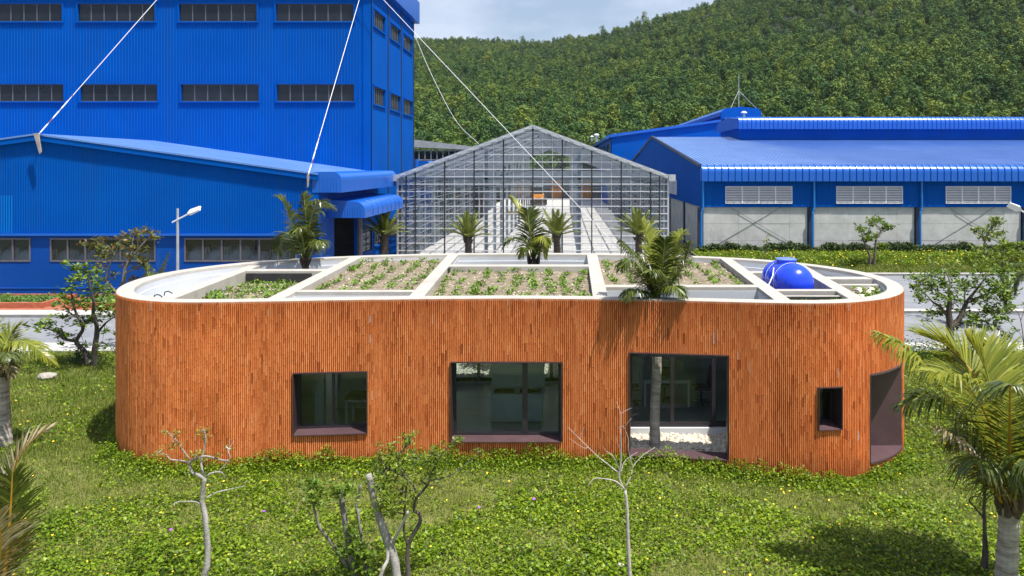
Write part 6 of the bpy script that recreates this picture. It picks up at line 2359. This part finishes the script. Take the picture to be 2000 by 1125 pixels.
# young trees on the bank in front of the concrete wall
px_tree('young_tree', 'young tree with two stems against the middle concrete bay', 48.6,
        [([(1698, 521), (1699, 500), (1690, 478), (1685, 466), (1683, 455)], 0.09, 0.02), ([(1707, 521), (1709, 490), (1712, 465), (1720, 450), (1708, 435)], 0.09, 0.02),
         ([(1712, 465), (1725, 452), (1735, 445)], 0.04, 0.015), ([(1709, 485), (1716, 480)], 0.04, 0.015)],
        [(1700, 433), (1715, 432), (1708, 429), (1683, 452), (1680, 446), (1695, 458), (1700, 466), (1735, 445), (1728, 440), (1712, 462), (1718, 480), (1724, 482), (1688, 470), (1725, 448), (1703, 440), (1690, 464), (1740, 442, .7)],
        'bark_brown', 'tree_leaf', 0.26, 34, 0.27, 36, spread=0.6, rk=1.1)
px_tree('young_tree', 'wind-bent young tree against the right concrete bay', 49.0,
        [([(1925, 512), (1923, 490), (1923, 475), (1930, 455), (1940, 440), (1945, 430)], 0.08, 0.02), ([(1924, 470), (1915, 458), (1908, 452)], 0.03, 0.01), ([(1929, 460), (1945, 457), (1955, 455)], 0.03, 0.01)],
        [(1940, 432), (1948, 428), (1945, 440), (1955, 456), (1948, 458), (1925, 452), (1912, 448), (1906, 453), (1935, 458), (1920, 463), (1935, 445), (1930, 470, .7), (1952, 436, .8)],
        'bark_brown', 'tree_leaf_bright', 0.26, 32, 0.26, 37, spread=0.6, rk=1.1)
px_tree('sprig', 'thin leafy sprig against the left concrete bay beside the blue tank', 49.5,
        [([(1494, 515), (1494, 495), (1497, 475), (1498, 458)], 0.03, 0.01)], [(1495, 471), (1491, 482), (1497, 478), (1499, 492), (1493, 498), (1499, 459, .5), (1501, 470, .6)],
        'bark_brown', 'tree_leaf_bright', 0.20, 10, 0.14, 38, spread=0.2, cat='plant')

# foreground saplings on the lawn
px_tree('bare_sapling', 'crooked pale sapling with a few yellowish leaves at the lower left', 11.8,
        [([(394, 1162), (399, 1125), (404, 1105), (406, 1077), (403, 1037), (400, 1004), (395, 983), (396, 961), (400, 934)], 0.052, 0.034),
         ([(399, 936), (388, 928), (376, 923), (370, 907), (376, 899), (387, 895), (403, 891), (435, 899), (446, 899)], 0.030, 0.010, -0.1), ([(399, 938), (394, 915), (393, 901), (398, 880), (402, 858), (399, 842)], 0.022, 0.008, 0.1),
         ([(400, 936), (408, 927), (417, 923), (430, 922), (436, 926), (440, 932)], 0.018, 0.006, 0.15), ([(427, 921), (444, 903), (450, 893), (446, 880), (457, 861)], 0.010, 0.004, 0.1, 0.1),
         ([(371, 904), (354, 900), (333, 897), (324, 888), (305, 884)], 0.014, 0.004, 0.2), ([(371, 898), (354, 874), (346, 861), (327, 844)], 0.012, 0.004, -0.15),
         ([(402, 973), (422, 962), (452, 955), (479, 949)], 0.012, 0.004, 0.3), ([(396, 990), (381, 980), (354, 980), (342, 982), (340, 988)], 0.012, 0.005, -0.2)],
        [(322, 845, .7), (345, 847), (335, 868), (345, 872), (390, 845), (400, 856), (385, 888), (448, 880, .6), (310, 885), (425, 890, .6), (403, 842, .8), (376, 890, .8), (440, 872, .5)],
        'bark_pale', 'leaf_yellowish', 0.05, 26, 0.085, 41, spread=0.12, rk=1.0, foliage='leaves', cat='sapling')
px_tree('tree_stump', 'thick pale pruned trunk leaning left among the stumps in the foreground', 11.9,
        [([(777, 1165), (774, 1125), (768, 1086), (755, 1050), (741, 1010), (730, 972), (720, 926)], 0.082, 0.046),
         ([(762, 1080), (771, 1053), (787, 1021), (797, 999)], 0.028, 0.018, -0.2), ([(756, 1052), (757, 1091), (748, 1112), (736, 1150)], 0.026, 0.030, -0.25)],
        [(730, 950, .7), (737, 935), (744, 948), (752, 975), (760, 1000, .8), (748, 960)], 'bark_pale', 'tree_leaf_bright', 0.075, 46, 0.15, 42, spread=0.2, foliage='leaves', cat='tree stump')
px_tree('pruned_tree', 'grey pruned tree wrapped in leafy vines left of the pale trunk', 11.75,
        [([(693, 1165), (690, 1125), (684, 1078), (676, 1032), (669, 988), (666, 964)], 0.060, 0.040),
         ([(686, 1120), (665, 1086), (646, 1059), (625, 1031), (617, 1007), (611, 983), (607, 952)], 0.026, 0.016, -0.2), ([(720, 1160), (716, 1113), (710, 1072), (703, 1029), (699, 994)], 0.024, 0.022, 0.1),
         ([(698, 1000), (696, 990), (701, 972), (704, 948)], 0.020, 0.022, 0.0, 0.1)],
        [(613, 972), (614, 956), (609, 948), (620, 962), (668, 953), (674, 961), (660, 962), (680, 955), (690, 1056), (695, 1078), (676, 1091), (706, 1097), (692, 1110), (700, 1065, .7), (715, 1080), (672, 1075, .8), (688, 1035, .7), (620, 985, .7), (680, 1115), (712, 1120)],
        'bark_grey', 'tree_leaf', 0.085, 60, 0.17, 43, spread=0.2, foliage='vine_leaves')
px_tree('twisted_sapling', 'twisted dark sapling with bright leaves reaching up to the wide window', 11.95,
        [([(797, 1165), (797, 1125), (796, 1091), (797, 1069), (806, 1045), (820, 1021), (819, 1004), (809, 996), (812, 975), (828, 956), (839, 939), (850, 909), (861, 888), (880, 869), (896, 858)], 0.042, 0.006),
         ([(797, 1066), (789, 1037), (791, 983), (794, 950)], 0.020, 0.012), ([(812, 962), (806, 947), (787, 931), (760, 915), (739, 896)], 0.016, 0.005, 0.3), ([(787, 931), (779, 893), (793, 869), (804, 850)], 0.010, 0.004, 0.4),
         ([(839, 939), (874, 931), (893, 920), (915, 901), (934, 885)], 0.012, 0.004, 0.3), ([(832, 951), (850, 948), (872, 961)], 0.008, 0.004)],
        [(787, 853, .8), (801, 853), (793, 866, .8), (744, 888), (760, 882), (736, 915), (749, 934), (771, 901), (780, 910), (815, 893), (825, 901), (842, 890), (852, 886), (874, 890), (888, 866, .8), (896, 859, .8),
         (833, 928), (798, 934), (766, 961), (752, 983), (760, 1004), (730, 947), (782, 983), (934, 882, .6), (808, 905), (838, 910), (860, 895), (820, 940), (772, 940), (790, 960), (756, 920), (845, 925), (740, 900), (765, 890)],
        'bark_dark', 'tree_leaf_bright', 0.072, 26, 0.11, 44, twigs=1, spread=0.25, foliage='leaves', cat='sapling')
px_tree('bare_sapling', 'leafless sapling with white forked twigs in front of the tall opening', 11.7,
        [([(1232, 1172), (1230, 1125), (1228, 1087), (1226, 1041), (1225, 995), (1221, 958)], 0.036, 0.022),
         ([(1221, 960), (1209, 933), (1212, 909), (1213, 872), (1212, 835), (1212, 808), (1204, 785)], 0.016, 0.003, 0.0), ([(1212, 927), (1190, 909), (1166, 890), (1132, 857), (1110, 835)], 0.010, 0.003, 0.2),
         ([(1132, 856), (1137, 845), (1141, 834)], 0.004, 0.002, 0.0, 0.18), ([(1221, 956), (1202, 940), (1178, 935), (1160, 935), (1149, 949)], 0.012, 0.004, -0.2),
         ([(1221, 953), (1233, 927), (1236, 912), (1255, 890), (1279, 874)], 0.012, 0.004, 0.1), ([(1236, 914), (1228, 881), (1227, 857), (1221, 835), (1233, 817)], 0.008, 0.003, -0.1, 0.05),
         ([(1212, 924), (1221, 900), (1245, 883)], 0.009, 0.003, 0.1), ([(1212, 808), (1222, 802), (1233, 797)], 0.004, 0.002, 0.05), ([(1210, 920), (1199, 893), (1184, 881), (1178, 872)], 0.007, 0.003, -0.15),
         ([(1213, 880), (1206, 866), (1203, 850)], 0.004, 0.002), ([(1221, 838), (1214, 832), (1208, 836)], 0.004, 0.002), ([(1150, 874), (1138, 874), (1112, 856)], 0.004, 0.002)],
        [], 'twig_white', 'tree_leaf', 0.05, 1, 0.1, 45, spread=0.15, cat='sapling')
px_tree('bare_sapling', 'short dark leafless sapling beside the right-hand palm trunk', 12.3,
        [([(1919, 1128), (1920, 1105), (1923, 1071), (1923, 1025), (1922, 989), (1925, 950)], 0.042, 0.022), ([(1921, 1012), (1905, 992), (1893, 979), (1898, 971), (1910, 970), (1923, 977)], 0.016, 0.006, -0.1), ([(1922, 985), (1932, 968), (1938, 966)], 0.010, 0.004),
         ([(1928, 1120), (1928, 1080), (1925, 1040)], 0.024, 0.02)],
        [], 'bark_dark', 'tree_leaf', 0.05, 1, 0.1, 46, spread=0.1, cat='sapling')
px_tree('thin_plant', 'thin stalked plant with flat leaves at the right edge by the road', 21.0,
        [([(2002, 690), (1996, 640), (1990, 615), (1978, 600)], 0.014, 0.006), ([(2000, 670), (1993, 652), (1986, 646)], 0.008, 0.004), ([(1994, 625), (1999, 610), (1998, 596)], 0.008, 0.004)],
        [(1976, 596, 1.4), (1970, 605), (1984, 646), (1997, 594), (1983, 600)], 'bark_brown', 'tree_leaf', 0.14, 7, 0.06, 47, spread=0.1, cat='plant')
px_tree('small_bush', 'small dark bush at the foot of the left tree', 25.2, [([(160, 722), (160, 700)], 0.03, 0.01)],
        [(150, 705), (160, 698), (170, 706), (158, 712), (145, 712), (175, 714), (164, 690), (154, 692)], 'bark_brown', 'shrub_dark', 0.12, 40, 0.22, 48, spread=0.4, cat='bush')
px_tree('small_bush', 'feathery green twig beside the left end of the pavilion wall', 24.5, [([(235, 700), (228, 688), (218, 680), (211, 675)], 0.012, 0.004)],
        [(211, 676, .6), (220, 682, .7), (229, 690), (234, 684)], 'bark_brown', 'tree_leaf', 0.10, 12, 0.09, 49, spread=0.2, cat='bush')


def rock(name, label, px, py, d, s, seed, flat=0.6, m='stone_pale'):
    r = random.Random(seed)
    bm = bmesh.new()
    bmesh.ops.create_icosphere(bm, subdivisions=3, radius=1)
    ax = [Vector((r.gauss(0, 1), r.gauss(0, 1), r.gauss(0, 1))).normalized() for _ in range(12)]
    for v in bm.verts:
        k = min(1.0, min(0.86 / max(1e-3, v.co.normalized().dot(a)) if v.co.normalized().dot(a) > 0 else 9 for a in ax))
        v.co = v.co * k * (1 + 0.05 * math.sin(7 * v.co.x + 5 * v.co.y) + r.uniform(-0.015, 0.015))
        v.co = Vector((v.co.x * s[0], v.co.y * s[1], v.co.z * s[2]))
    me = bpy.data.meshes.new(name)
    bm.to_mesh(me)
    bm.free()
    me.materials.append(MATS[m])
    o = link(name, me)
    p = at(px, py, d)
    o.location = (p.x, d, float(lawn_z(p.x, d)) + s[2] * 0.5)
    return tag(o, label, 'rock')


rock('rock', 'flat angular grey rock lying on the left lawn', 92, 742, 23.5, (0.30, 0.22, 0.14), 3)
rock('rock', 'small rounded white stone at the foot of the leafless sapling', 1213, 1105, 12.5, (0.085, 0.06, 0.05), 8, m='chips')

# ------------------------------------------------------------------ ground cover
def scatter_leaves(P, az, el, l, w, tilt):
    """Arrays of folded leaves."""
    d = np.stack([np.cos(az) * np.cos(el), np.sin(az) * np.cos(el), np.sin(el)], -1)
    up = np.stack([-np.cos(az) * np.sin(el), -np.sin(az) * np.sin(el), np.cos(el)], -1)
    s = np.cross(d, up)
    c, sn_ = np.cos(tilt)[:, None], np.sin(tilt)[:, None]
    s, up = s * c + up * sn_, up * c - s * sn_
    l = l[:, None]; w = w[:, None]
    mid = P + d * l * 0.42 - up * w * 0.14
    V = np.stack([P, mid + s * w * 0.5 + up * w * 0.22, P + d * l, mid - s * w * 0.5 + up * w * 0.22, mid], 1)
    n = len(P)
    b = (np.arange(n) * 5)[:, None, None]
    Fc = np.array([[[0, 4, 2, 1], [0, 3, 2, 4]]]) + b
    return V.reshape(-1, 3), Fc.reshape(-1, 4)


def inside_pav(x, y, grow=0.0):
    f = np.interp(x, [p.x for p in fr_o], [p.y for p in fr_o]) - grow
    b = np.interp(x, [p.x for p in bk_o], [p.y for p in bk_o]) + grow
    return (x > -11.05 - grow) & (x < 8.45 + grow) & (y > f) & (y < b)


def lawn_points(n, d0, d1, power=1.0):
    u = rng.random(n)
    d = d0 + (d1 - d0) * u ** power
    px = rng.uniform(-140, 2140, n)
    x = (px - CX) / F * d
    k = ~inside_pav(x, d, 0.02) & (d < 26.85)
    x, d = x[k], d[k]
    hid = (d > 17.3) & (x > -10.4 + (17.3 - d) * 0.0) & (x < 7.9) & (d > 18)      # hidden behind the pavilion
    k = ~hid
    return x[k], d[k]


def cover_field(x, y):
    """How leafy (1) or grassy (0) the lawn is."""
    f = 0.50 + 0.75 * sn(x, y, 0.55, 2.2) + 0.55 * sn(x, y, 1.5, 5.1) + 0.25 * sn(x, y, 4.0, 1.1)
    f = f + 0.35 * np.clip((15.0 - y) / 2.0, -0.8, 0.6)
    f = np.where(x < -9.5, f - 0.35, f)
    return np.clip(f, 0.05, 1.0)


x, y = lawn_points(240000, 10.6, 20.0)
cf = cover_field(x, y) * np.clip((20.0 - y) / 3.0, 0, 1)
k = rng.random(len(x)) < cf
x, y = x[k], y[k]
n = len(x)
z = lawn_z(x, y) + np.abs(rng.normal(0, 0.035, n)) + 0.02 + 0.05 * np.clip(sn(x, y, 2.3, 7), 0, 1)
sz = rng.uniform(0.030, 0.080, n) * (1 + 0.3 * sn(x, y, 1.1, 8))
V, FQ = scatter_leaves(np.stack([x, y, z], -1), rng.uniform(0, 6.28, n), rng.normal(0.15, 0.38, n), sz, sz * rng.uniform(0.62, 0.9, n), rng.normal(0, 0.35, n))
stuff(np_mesh('creeper_leaves', V, FQ, 'creeper'), 'bright green creeper leaves carpeting the foreground lawn', 'ground cover')

# leafier fringe climbing the foot of the wall
n = 40000
i = rng.integers(0, len(fr_o) - 1, n)
fx = np.array([p.x for p in fr_o]); fy = np.array([p.y for p in fr_o])
tt = rng.random(n)
x = fx[i] * (1 - tt) + fx[i + 1] * tt
y = fy[i] * (1 - tt) + fy[i + 1] * tt - 0.06 - rng.exponential(0.26, n)
hmax = 0.22 + 0.17 * sn(x, y * 0, 1.4, 3) + 0.10 * sn(x, y * 0, 4.1, 6) + 0.06 * sn(x, y * 0, 11.0, 1)
hmax = np.where(x > 6.2, hmax * 0.6, hmax)
hmax = np.clip(hmax, 0.05, 0.55) * np.exp(-np.maximum(0, np.interp(x, fx, fy) - y - 0.15) * 1.4)
z = lawn_z(x, y) + rng.random(n) ** 1.4 * hmax * 1.15
sz = rng.uniform(0.035, 0.07, n)
V, FQ = scatter_leaves(np.stack([x, y, z], -1), rng.uniform(0, 6.28, n), rng.normal(0.25, 0.5, n), sz, sz * rng.uniform(0.5, 0.75, n), rng.normal(0, 0.5, n))
stuff(np_mesh('wall_foot_plants', V, FQ, 'creeper'), 'leafy weeds climbing the foot of the terracotta wall', 'ground cover')


def blades(x, y, zf, h, w, name, label, m='grass'):
    n = len(x)
    z = zf(x, y)
    a = rng.uniform(0, 6.28, n)
    lean = rng.uniform(0.1, 0.7, n)
    dx, dy = np.cos(a), np.sin(a)
    px_, py_ = -dy * w / 2, dx * w / 2
    V = np.stack([np.stack([x - px_, y - py_, z], -1), np.stack([x + px_, y + py_, z], -1),
                  np.stack([x + dx * h * lean, y + dy * h * lean, z + h * np.sqrt(1 - lean ** 2 * 0.8)], -1)], 1)
    return stuff(np_mesh(name, V.reshape(-1, 3), np.arange(3 * n).reshape(-1, 3), m), label, 'grass')


x, y = lawn_points(390000, 10.6, 20.0)
k = (rng.random(len(x)) > cover_field(x, y) * 0.75) & (rng.random(len(x)) < (20.0 - y) / 2.5)
x, y = x[k], y[k]
hh = rng.uniform(0.04, 0.11, len(x)) * (1 + 0.4 * sn(x, y, 1.2, 3))
blades(x, y, lawn_z, hh, rng.uniform(0.006, 0.011, len(x)), 'lawn_grass', 'short olive grass between the creeper leaves of the near lawn')
x, y = lawn_points(460000, 16.5, 26.9)
k = rng.random(len(x)) < (y - 16.5) / 2.5
x, y = x[k], y[k]
hh = rng.uniform(0.06, 0.15, len(x)) * (1 + 0.5 * sn(x, y, 0.9, 3))
blades(x, y, lawn_z, hh, rng.uniform(0.010, 0.018, len(x)), 'lawn_grass', 'longer grass on the lawn at both ends of the pavilion')
x, y = lawn_points(90000, 16.5, 26.9)
k = (rng.random(len(x)) < (y - 16.5) / 2.5) & (rng.random(len(x)) < np.clip(0.35 + 0.6 * sn(x, y, 0.8, 6.0) + np.where(x > 7, 0.45, 0.0), 0, 1))
x, y = x[k], y[k]
n = len(x)
sz = rng.uniform(0.06, 0.11, n)
z = lawn_z(x, y) + np.abs(rng.normal(0, 0.05, n)) + 0.02 + np.where((x > 8) & (y > 24.6), rng.uniform(0, 0.55, n), 0)
V, FQ = scatter_leaves(np.stack([x, y, z], -1), rng.uniform(0, 6.28, n), rng.normal(0.2, 0.45, n), sz, sz * rng.uniform(0.5, 0.8, n), rng.normal(0, 0.4, n))
stuff(np_mesh('creeper_leaves', V, FQ, 'creeper'), 'patches of broad green weeds at the far sides of the lawn', 'ground cover')

# grass bank by the warehouse: turf, weeds and dark shrubs along the wall
n = 90000
x, y = rng.uniform(9.2, 36, n), rng.uniform(46.65, 54.3, n)
hh = rng.uniform(0.08, 0.22, n)
blades(x, y, bank_z, hh, rng.uniform(0.03, 0.05, n), 'bank_grass', 'sunlit grass bank below the concrete warehouse wall')
n = 26000
x, y = rng.uniform(9.2, 36, n), rng.uniform(48.5, 54.3, n)
sz = rng.uniform(0.10, 0.2, n)
z = bank_z(x, y) + np.abs(rng.normal(0, 0.1, n))
V, FQ = scatter_leaves(np.stack([x, y, z], -1), rng.uniform(0, 6.28, n), rng.normal(0.2, 0.45, n), sz, sz * 0.6, rng.normal(0, 0.4, n))
stuff(np_mesh('bank_weeds', V, FQ, 'creeper'), 'leafy weeds covering the bank by the warehouse', 'ground cover')
n = 24000
x = rng.uniform(9.6, 36, n)
y = 53.9 + rng.normal(0, 0.3, n)
hm = 0.55 + 0.3 * sn(x, x * 0, 0.9, 2) + 0.2 * sn(x, x * 0, 2.7, 5)
z = bank_z(x, np.minimum(y, 54.3)) + rng.random(n) * np.clip(hm, 0.1, 1.2)
sz = rng.uniform(0.12, 0.22, n)
V, FQ = scatter_leaves(np.stack([x, np.minimum(y, 54.25), z], -1), rng.uniform(0, 6.28, n), rng.normal(0.2, 0.5, n), sz, sz * 0.55, rng.normal(0, 0.5, n))
stuff(np_mesh('dark_shrubs', V, FQ, 'shrub_dark'), 'dark low shrubs in a line along the foot of the concrete wall', 'shrubs')


# flowers
def flowers(pts, s, m, name):
    mb = MB()
    for (x, y, z) in pts:
        r = s * random.uniform(0.7, 1.2)
        tl = random.uniform(-0.5, 0.1)
        c = Vector((x, y, z))
        vs = [c + Vector((0, 0, -r * 0.3))]
        for k in range(10):
            a = 2 * math.pi * k / 10
            q = r * (1.0 if k % 2 == 0 else 0.62)
            vs.append(c + Vector((math.cos(a) * q, math.sin(a) * q * math.cos(tl), -math.sin(a) * q * math.sin(tl))))
        mb.add(vs, [(0, 1 + k, 1 + (k + 1) % 10) for k in range(10)])
    return mb.build(name, m)


random.seed(99)
x, y = lawn_points(1500, 11.5, 26)
wgt = np.clip(0.35 + 0.9 * sn(x, y, 0.7, 4.4) + np.where(x > 3, 0.5, 0) + np.where(np.abs(y - 16.2) < 0.6, 0.3, 0), 0, 1)
k = (rng.random(len(x)) < wgt * 0.42)
x, y = x[k][:230], y[k][:230]
stuff(flowers(zip(x, y, lawn_z(x, y) + 0.13), 0.024, 'flower_yellow', 'yellow_wildflowers'), 'tiny yellow wildflowers dotted over the lawn', 'flowers')
x, y = rng.uniform(10, 30, 160), rng.uniform(47.5, 53, 160)
stuff(flowers(zip(x, y, bank_z(x, y) + 0.25), 0.05, 'flower_yellow', 'yellow_wildflowers'), 'tiny yellow wildflowers dotted over the bank by the warehouse', 'flowers')
for (px, py, lb) in ((515, 998, 'purple morning glory flower on the lawn left of the pruned tree'), (334, 1034, 'purple morning glory flower left of the crooked pale sapling'),
                     (936, 990, 'purple morning glory flower right of the twisted dark sapling'), (1043, 974, 'purple morning glory flower below the wide window')):
    dd = F * (ZC - 0.14) / (py - CY)
    p = at(px, py, dd)
    tag(flowers([(p.x, p.y, p.z)], 0.034, 'flower_purple', 'purple_flower'), lb, 'flower', 'purple morning glories')

# manhole cover on the road
mh = thing('manhole_cover', 'round iron manhole cover in the road right of the pavilion', 'manhole', (X_(1895, 28.9), 28.9, -0.1))
MB().lathe([(0.40, -0.098), (0.40, -0.085), (0.05, -0.084)], (X_(1895, 28.9), 28.9, 0), 24).build('cover', 'steel_dark', mh)
MB().lathe([(0.52, -0.099), (0.52, -0.088), (0.41, -0.087), (0.405, -0.099)], (X_(1895, 28.9), 28.9, 0), 24).build('ring', 'concrete', mh)


# thin summer haze between the camera and the hill
hz = MB().box(-1500, 1500, -60, 1400, -3, 330).build('haze', 'terracotta')
hz.data.materials.clear()
hm, hnt, hout = newmat('haze_air')
pv = hnt.nodes.new('ShaderNodeVolumePrincipled')
pv.inputs['Color'].default_value = (0.86, 0.92, 1.0, 1)
pv.inputs['Density'].default_value = 0.00006
pv.inputs['Anisotropy'].default_value = 0.2
hnt.links.new(pv.outputs['Volume'], hout.inputs['Volume'])
hz.data.materials.append(hm)
stuff(hz, 'thin bluish summer haze in front of the wooded hill', 'haze')
